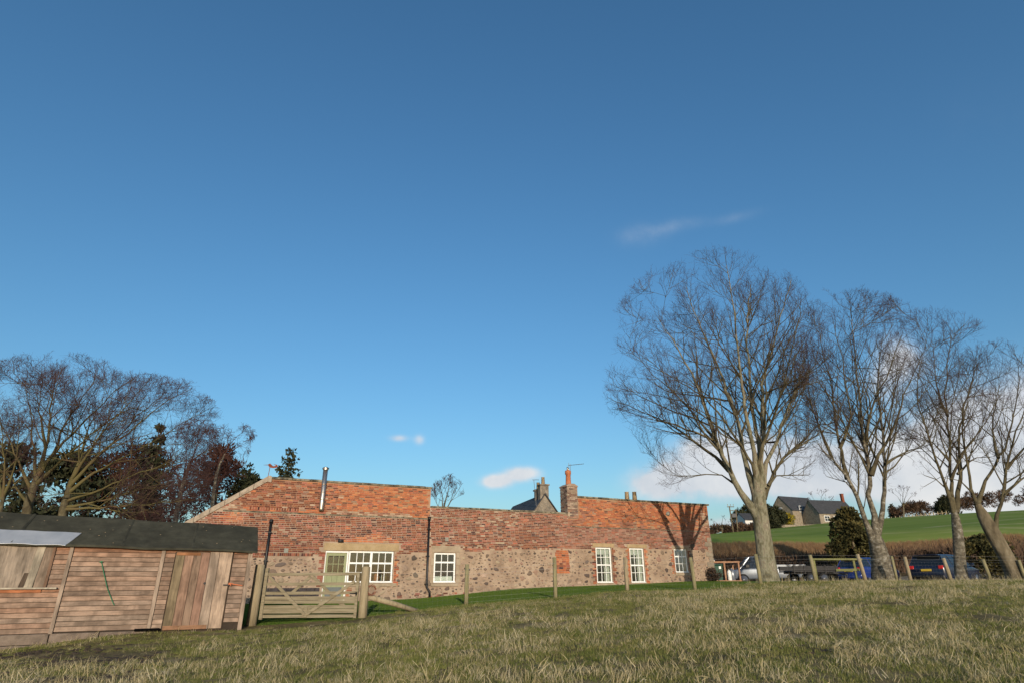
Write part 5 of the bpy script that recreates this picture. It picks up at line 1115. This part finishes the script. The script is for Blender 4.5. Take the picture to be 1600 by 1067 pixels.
p = spot(1158, 829, 130); gable_house('pale_cottage', 'small pale rendered cottage under a slate roof left of the thick trunk', 'cottage', (p.x, p.y, p.z), math.radians(10), 5.2, 4.2, 2.1, 3.5, 'render_white', wins=(('f', 1.3, .7, .7, .9), ('f', 3.6, .2, .9, 1.8)))
# house behind the cottage
p = spot(854, 800, 50); gz = 1.6
hs = gable_house('stone_farmhouse', 'grey stone farmhouse gable with twin chimney pots behind the brick wall', 'house', (p.x-.1, p.y, gz), math.radians(106), 9.5, 5.8, 2.7, 6.65, chims=((.40, .66, .74, .75, 'house_stone', ('buff_pot',)), (1.7, .5, .6, .5, 'house_stone', ('buff_pot',))), roofm='slate')
p = spot(748, 800, 53); wg = gable_house('slate_wing', 'low slate roofed wing with a stone finial left of the stone farmhouse', 'house', (p.x, p.y, gz), math.radians(4), 5.2, 4.6, 2.7, 4.72)
MB().loft([[(x*k-.1, y*k, z) for x, y in ((.24, .28), (-.24, .28), (-.24, -.28), (.24, -.28))] for z, k in ((4.3, 1), (5.55, .9), (5.75, .5))]).build('finial', 'house_stone', wg)
MB().box(2.9, 3.02, -1.0, -.88, 3.9, 4.75).build('vent_pipe', 'white_paint', wg)
p = spot(985, 768, 40.5); pot_h = gable_house('stone_house', 'house behind the right brick wall showing only two buff chimney pots', 'house', (p.x, 40, gz), math.radians(90), 7, 5.6, p.z-gz-3.3, p.z-gz-1.02, chims=((.5, .9, 1.2, .3, 'house_stone', ('buff_pot', 'buff_pot')),))
ta = MB(); q = spot(838, 790, 49.5); t_ = spot(834, 749, 49.5); ta.tube([q-q, (t_-q)], .02, 5).tube([(t_-q)+Vector((-.1, 0, 0)), (t_-q)+Vector((.42, 0, 0))], .014, 4)
for k in range(5): ta.tube([(t_-q)+Vector((-.08+k*.11, -.2, 0)), (t_-q)+Vector((-.08+k*.11, .2, 0))], .01, 3)
tag(ta.build('television_aerial', 'wire', None, loc=q), 'thin television aerial on its mast beside the stone farmhouse chimney', 'aerial')

# field wall, hedges and trees on the hill top
fw_ = empty('field_wall', spot(1195, 826, 138), 'low dry stone field wall below the hilltop houses', 'wall'); q = fw_.location
x = 0
pa = [spot(1195+k*12, 823-(k > 3)*.0-.15*k, 140) for k in range(11)]
for a, b in zip(pa, pa[1:]): MB().bar(a-q+Vector((0, 0, -.2)), b-q+Vector((0, 0, -.2)), .5, 1.3).build('wall_length', 'house_stone', fw_, bevel=.05)
evergreen('evergreen_tree', 'dark round evergreen beside the electricity poles on the hill', 'tree', 'hilltop evergreens', 1166, 793, 138, 6.5, 6.5, 'round', 21, 2200, .5)
evergreen('evergreen_tree', 'dark evergreen peeping out right of the thick trunk on the hill', 'tree', 'hilltop evergreens', 1206, 789, 140, 5, 6.5, 'round', 22, 2000, .5)
evergreen('gorse_bush', 'bright yellow green bush against the stone gable on the hill', 'bush', None, 1229, 801, 142, 3.0, 3.4, 'round', 23, 1500, .3, 'gorse')
evergreen('conifer_tree', 'dark pointed conifer on the hill top right of the three stemmed tree', 'tree', 'hilltop conifers', 1473, 774, 165, 5, 6.5, 'cone', 24, 1500, .5)
evergreen('conifer_tree', 'small dark conifer at the left end of the hilltop hedge', 'tree', 'hilltop conifers', 1393, 788, 170, 2.4, 4, 'cone', 25, 700, .4)
bare_tree('bare_tree', 'small bare hilltop tree seen between the three stemmed and the slim tree', 'tree', 'bare hilltop trees', 165, [(1412, 808, 1.2), (1412, 795, 1), (1411, 785, .9)],
    [([(1411, 790), (1402, 775), (1392, 768)], .12, 2), ([(1411, 788), (1410, 770), (1407, 760)], .12, -2), ([(1412, 790), (1424, 775), (1434, 768)], .11, 1), ([(1412, 787), (1416, 770), (1420, 762)], .11, -3)], (1411, 778, 28, 22), 81, 'bark_brown', dens=.45, twr=.03)
bare_tree('bare_tree', 'sparse bare hilltop tree behind the farmhouse wing roof', 'tree', 'bare hilltop trees', 170, [(1282, 815, 1.2), (1282, 795, 1), (1282, 788, .9)],
    [([(1282, 795), (1272, 780), (1266, 772)], .12, 2), ([(1282, 792), (1284, 775), (1290, 766)], .12, -2), ([(1282, 795), (1295, 782), (1302, 776)], .1, 1)], (1283, 780, 24, 18), 83, 'bark_brown', dens=.45, twr=.03)
bare_tree('bare_tree', 'low bare hilltop tree at the foot of the electricity poles', 'tree', 'bare hilltop trees', 125, [(1128, 832, 1.0), (1128, 826, .9), (1128, 820, .8)],
    [([(1128, 826), (1118, 815), (1112, 812)], .08, 1), ([(1128, 824), (1129, 810), (1131, 806)], .08, -1), ([(1128, 826), (1138, 818), (1144, 814)], .08, 1)], (1128, 818, 20, 13), 85, 'bark_brown', dens=.5, twr=.022)
def far_hedge(name, label, pts, D, hgt, n, seed, m='hedge_brown'):
    R = np.random.default_rng(seed); C = []
    for (x0, y0), (x1, y1) in zip(pts, pts[1:]):
        for k in range(18):
            t = R.uniform(0, 1); p = spot(x0+(x1-x0)*t, y0+(y1-y0)*t, D+R.uniform(-1, 1)); C.append((p.x, p.y, p.z+R.uniform(0, hgt*.7), R.uniform(.3, .8)*hgt*.45))
    V, Fq = sprays(C, n*3, .17, R, el=(2, 5)); tag(np_mesh(name, V, Fq, m), label, 'hedge', 'hilltop hedges')
far_hedge('hilltop_hedge', 'brown hedge along the crest between the small bare hilltop tree and the pointed conifer', [(1395, 806), (1430, 800), (1475, 796)], 168, 3.0, 2600, 31)
far_hedge('hilltop_hedge', 'dark brown hedge along the crest at the right edge of the hill', [(1475, 793), (1540, 788), (1640, 782)], 172, 4.0, 3600, 32)
far_hedge('hilltop_hedge', 'low brown hedge left of the thick trunk below the pale cottage', [(1105, 833), (1150, 831), (1195, 827)], 126, 1.6, 1600, 33)
pole = empty('electricity_pole', spot(1143, 832, 122), 'twin pole electricity transformer mount on the hill', 'electricity pole'); q = pole.location
for a, b in (((1146, 832), (1139.5, 790)), ((1153, 832), (1149.5, 795))): MB().tube([spot(*a, 122)-q, spot(*b, 122)-q], [.15, .12], 8).build('pole', 'bark_brown', pole, True)
MB().bar(spot(1136, 791, 122)-q, spot(1147, 791, 122)-q, .14, .14).bar(spot(1141, 797, 122)-q, spot(1150, 796.5, 122)-q, .12, .12).build('crossarm', 'bark_brown', pole)
c = spot(1146, 805, 122)-q; MB().box(c.x-.45, c.x+.45, c.y-.35, c.y+.35, c.z-.4, c.z+.4).build('transformer', 'bin_dark', pole, bevel=.05)
for k in range(3): a = spot(1137+k*4.5, 789.5, 122)-q; MB().tube([a, a+Vector((0, 0, .35))], .06, 6).build('insulator', 'vent_grey', pole)
fp = empty('field_fence', spot(1385, 812, 160), 'pale post fence along the top of the green field', 'fence'); q = fp.location
for k in range(16):
    a = spot(1380+k*6.6, 813-k*.75, 160)-q; MB().box(a.x-.09, a.x+.09, a.y-.09, a.y+.09, a.z-.9, a.z+.75).build('post', 'post_wood', fp)
MB().bar(spot(1380, 811, 160)-q, spot(1479, 800, 160)-q, .05, .1).build('rail', 'post_wood', fp)

# ------------------------------------------------------------------ grass: instanced tufts (stuff)
def tuft(name, n, h, spreadr, wid, m, seed, lay=.5, seg=2):
    R = random.Random(seed); mb = MB()
    for _ in range(n):
        a = R.uniform(0, 6.28); r = spreadr*math.sqrt(R.random()); p = Vector((math.cos(a)*r, math.sin(a)*r, -.01)); hh = h*R.uniform(.45, 1.15)
        b = R.uniform(0, 6.28); d = Vector((math.cos(b), math.sin(b), 0)); bend = R.uniform(.2, 1.2)*lay; s = Vector((-d.y, d.x, 0))*wid*R.uniform(.6, 1.3)*.5
        pts = [p]; di = Vector((d.x*bend*.35, d.y*bend*.35, 1)).normalized()
        for k in range(seg): pts.append(pts[-1]+di*hh/seg); di = (di+d*bend*.9+Vector((0, 0, -.35*bend))).normalized()
        vs = []
        for k, q in enumerate(pts[:-1]): w = 1-.35*k/seg; vs += [q-s*w, q+s*w]
        vs.append(pts[-1]); fs = [(2*k, 2*k+1, 2*k+3, 2*k+2) for k in range(seg-1)] + [(2*seg-2, 2*seg-1, 2*seg)]
        mb.add(vs, fs)
    o = bpy.data.objects.new(name, mb.mesh(name, m)); return o
def scatter(name, coll_objs, pts, idx, scl, rot, label_kind='stuff'):
    coll = bpy.data.collections.new(name+'_tufts')
    for o in coll_objs: coll.objects.link(o)
    me = bpy.data.meshes.new(name); me.vertices.add(len(pts)); me.vertices.foreach_set('co', np.asarray(pts, np.float32).ravel())
    a = me.attributes.new('idx', 'INT', 'POINT'); a.data.foreach_set('value', np.asarray(idx, np.int32))
    a = me.attributes.new('scl', 'FLOAT_VECTOR', 'POINT'); a.data.foreach_set('vector', np.asarray(scl, np.float32).ravel())
    a = me.attributes.new('rot', 'FLOAT_VECTOR', 'POINT'); a.data.foreach_set('vector', np.asarray(rot, np.float32).ravel())
    o = link(bpy.data.objects.new(name, me)); o['kind'] = label_kind
    g = bpy.data.node_groups.new(name+'_nodes', 'GeometryNodeTree')
    g.interface.new_socket('Geometry', in_out='INPUT', socket_type='NodeSocketGeometry'); g.interface.new_socket('Geometry', in_out='OUTPUT', socket_type='NodeSocketGeometry')
    i = g.nodes.new('NodeGroupInput'); ou = g.nodes.new('NodeGroupOutput'); ip = g.nodes.new('GeometryNodeInstanceOnPoints')
    ci = g.nodes.new('GeometryNodeCollectionInfo'); ci.inputs['Collection'].default_value = coll; ci.inputs['Separate Children'].default_value = True; ci.inputs['Reset Children'].default_value = True
    def named(n, t): q = g.nodes.new('GeometryNodeInputNamedAttribute'); q.data_type = t; q.inputs[0].default_value = n; return q.outputs[0]
    g.links.new(i.outputs[0], ip.inputs['Points']); g.links.new(ci.outputs[0], ip.inputs['Instance']); ip.inputs['Pick Instance'].default_value = True
    g.links.new(named('idx', 'INT'), ip.inputs['Instance Index']); g.links.new(named('scl', 'FLOAT_VECTOR'), ip.inputs['Scale']); g.links.new(named('rot', 'FLOAT_VECTOR'), ip.inputs['Rotation'])
    g.links.new(ip.outputs[0], ou.inputs[0]); md = o.modifiers.new('scatter', 'NODES'); md.node_group = g
    return o
def np_noise(x, y, seed, oct=3):
    v = np.zeros_like(x); amp = 1.; tot = 0
    for k in range(oct):
        xi = np.floor(x).astype(int); yi = np.floor(y).astype(int); fx = x-xi; fy = y-yi; fx = fx*fx*(3-2*fx); fy = fy*fy*(3-2*fy)
        h = lambda i, j: np.modf(np.abs(np.sin(i*127.1+j*311.7+(seed+k)*74.7)*43758.5453))[0]
        v += amp*((h(xi, yi)*(1-fx)+h(xi+1, yi)*fx)*(1-fy)+(h(xi, yi+1)*(1-fx)+h(xi+1, yi+1)*fx)*fy); tot += amp; amp *= .5; x = x*2.1; y = y*2.1
    return v/tot
def pts_in(n, y0, y1, seed, power=1.0, pad=2.5):
    R = np.random.default_rng(seed); y = y0+(y1-y0)*R.random(n)**power; x = (R.random(n)*2-1)*(.93*y+pad); return x, y, R
straws = [tuft('straw_tuft', 9, .155, .11, .0055, 'straw', 100+k, lay=.5+.3*(k % 4), seg=3) for k in range(9)]
greens = [tuft('green_tuft', 24, .07, .11, .0065, 'green_grass', 200+k, lay=.9, seg=2) for k in range(5)]
lawns = [tuft('lawn_tuft', 26, .04, .12, .006, 'lawn_blade', 300+k, lay=.6, seg=2) for k in range(3)]
verges = [tuft('verge_tuft', 16, .75, .22, .02, 'verge_straw', 400+k, lay=.35, seg=3) for k in range(5)]
def field_pts(n, seed):
    x, y, R = pts_in(n, 5.5, 30, seed, .85)
    keep = (y < yf(x)+.05) & (np.abs(x) < 40); ls = (x-PBx)*tB.x+(y-PBy)*tB.y; lb = -(x-PBx)*tB.y+(y-PBy)*tB.x
    keep &= ~((ls < .0) & (lb > -.10) & (ls > -9.5)); x, y = x[keep], y[keep]
    worn = np.exp(-(((x+5)/2.8)**2+((y-16.5)/.9)**2)) + np.exp(-(((x+9)/2.5)**2+((y-13.2)/1.0)**2))*.8 + np.clip((np_noise(x*.42, y*.8, 77)-.60)*5, 0, .85)+.9*np.exp(-(((x+7.6)/.9)**2+((y-11.6)/.4)**2))+.8*np.exp(-(((x+6.2)/.8)**2+((y-9.9)/.35)**2))+.8*np.exp(-(((x-1.6)/.8)**2+((y-8.9)/.35)**2))+.6*np.exp(-(((x-.2)/1.6)**2+((y-13.5)/.5)**2))
    return x, y, R, H(x, y), np_noise(x*.75, y*.95, 3), np_noise(x*2.2, y*2.6, 9), worn
x, y, R, z, n1, n2, worn = field_pts(125000, 5); m_ = len(x)
k = R.uniform(.4, 1.15, m_)*(.7+.6*n2)*(1-.75*np.clip(worn, 0, 1))
scatter('green_grass', greens, np.stack([x, y, z-.004], -1), R.integers(0, len(greens), m_), np.stack([k*1.15, k*1.15, k], -1), np.stack([R.normal(0, .15, m_), R.normal(0, .15, m_), R.uniform(0, 6.28, m_)], -1))
x, y, R, z, n1, n2, worn = field_pts(150000, 6)
pr = np.clip((n1-.40)*2.2+(n2-.5)*1.7+.40, .03, 1)*np.clip(1-worn*1.1, .05, 1)*np.where((x < -3) & (y > 12), .55, 1.); sel = R.random(len(x)) < pr*.56
x, y, z, n1, n2 = x[sel], y[sel], z[sel], n1[sel], n2[sel]; m_ = len(x); k = (.3+.85*R.random(m_)**1.5)*(.5+.6*n1+.5*n2)*(1-.6*np.clip(1-(yf(x)-y)/3.5, 0, 1)*np.interp(x, [5, 11], [1, .75]))
th = R.uniform(0, 6.28, m_); wind = np_noise(x*.8, y*.8, 31)*6.28
scatter('dry_grass', straws, np.stack([x, y, z-.004], -1), R.integers(0, len(straws), m_), np.stack([k*1.1, k*1.1, k], -1), np.stack([R.normal(0, .3, m_)+.35*np.sin(wind), R.normal(0, .3, m_)+.35*np.cos(wind), th], -1))
R = np.random.default_rng(12); x = R.uniform(-14, 13.5, 60000); t = R.random(60000); y0 = yf(x)+.1; y1 = np.minimum(wall_y(x)-.05, 37); y = y0+(y1-y0)*t; m_ = len(x); k = R.uniform(.6, 1.1, m_)
sel = y1 > y0+.2; x, y, k = x[sel], y[sel], k[sel]; m_ = len(x)
scatter('lawn_grass', lawns, np.stack([x, y, H(x, y)-.006], -1), R.integers(0, 3, m_), np.stack([k*1.2, k*1.2, k*.9], -1), np.stack([0*k, 0*k, R.uniform(0, 6.28, m_)], -1))
R = np.random.default_rng(13); x = R.uniform(10, 75, 16000); y = 52.6+R.random(16000)**.8*4.2; m_ = len(x); k = R.uniform(.6, 1.3, m_)*np.interp(x, [10, 25, 45], [.5, .55, .4])
scatter('verge_grass', verges, np.stack([x, y, H(x, y)-.03], -1), R.integers(0, 5, m_), np.stack([k, k, k], -1), np.stack([R.normal(0, .1, m_), R.normal(0, .1, m_), R.uniform(0, 6.28, m_)], -1))
R = np.random.default_rng(14); x = R.uniform(-4, 30, 1300); y = yf(x)+R.normal(0, .22, 1300); m_ = len(x); k = (.16+.5*R.random(m_)**2.2)*np.interp(x, [5, 11], [.3, 1.])*R.uniform(.6, 1.15, m_)
talls = [tuft('tall_tuft', 9, .62, .10, .008, 'straw', 500+q, lay=.3, seg=3) for q in range(4)]
scatter('fence_line_grass', talls, np.stack([x, y, H(x, y)-.02], -1), R.integers(0, 4, m_), np.stack([k, k, k], -1), np.stack([R.normal(0, .1, m_), R.normal(0, .1, m_), R.uniform(0, 6.28, m_)], -1))

def clod(k):
    R = random.Random(k); n = 7; mb = MB(); rings = []
    for z, r in ((-.02, .9), (.25, 1.0), (.5, .62)): rings.append([(math.cos(6.283*i/n)*r*R.uniform(.7, 1.2), math.sin(6.283*i/n)*r*R.uniform(.7, 1.2), z*R.uniform(.8, 1.2)) for i in range(n)])
    return bpy.data.objects.new('mud_clod', mb.loft(rings).mesh('mud_clod', 'mud'))
R = np.random.default_rng(21); cx = np.r_[R.normal(-7.6, .8, 170), R.normal(-6.2, .7, 110), R.normal(-9.3, .9, 120), R.normal(4.2, .7, 60)]; cy = np.r_[R.normal(11.6, .35, 170), R.normal(9.9, .3, 110), R.normal(12.9, .3, 120), R.normal(9.6, .3, 60)]
m_ = len(cx); k = R.uniform(.015, .055, m_)
scatter('mud_clods', [clod(q) for q in range(4)], np.stack([cx, cy, H(cx, cy)], -1), R.integers(0, 4, m_), np.stack([k*1.4, k*1.4, k], -1), np.stack([0*k, 0*k, R.uniform(0, 6.28, m_)], -1))
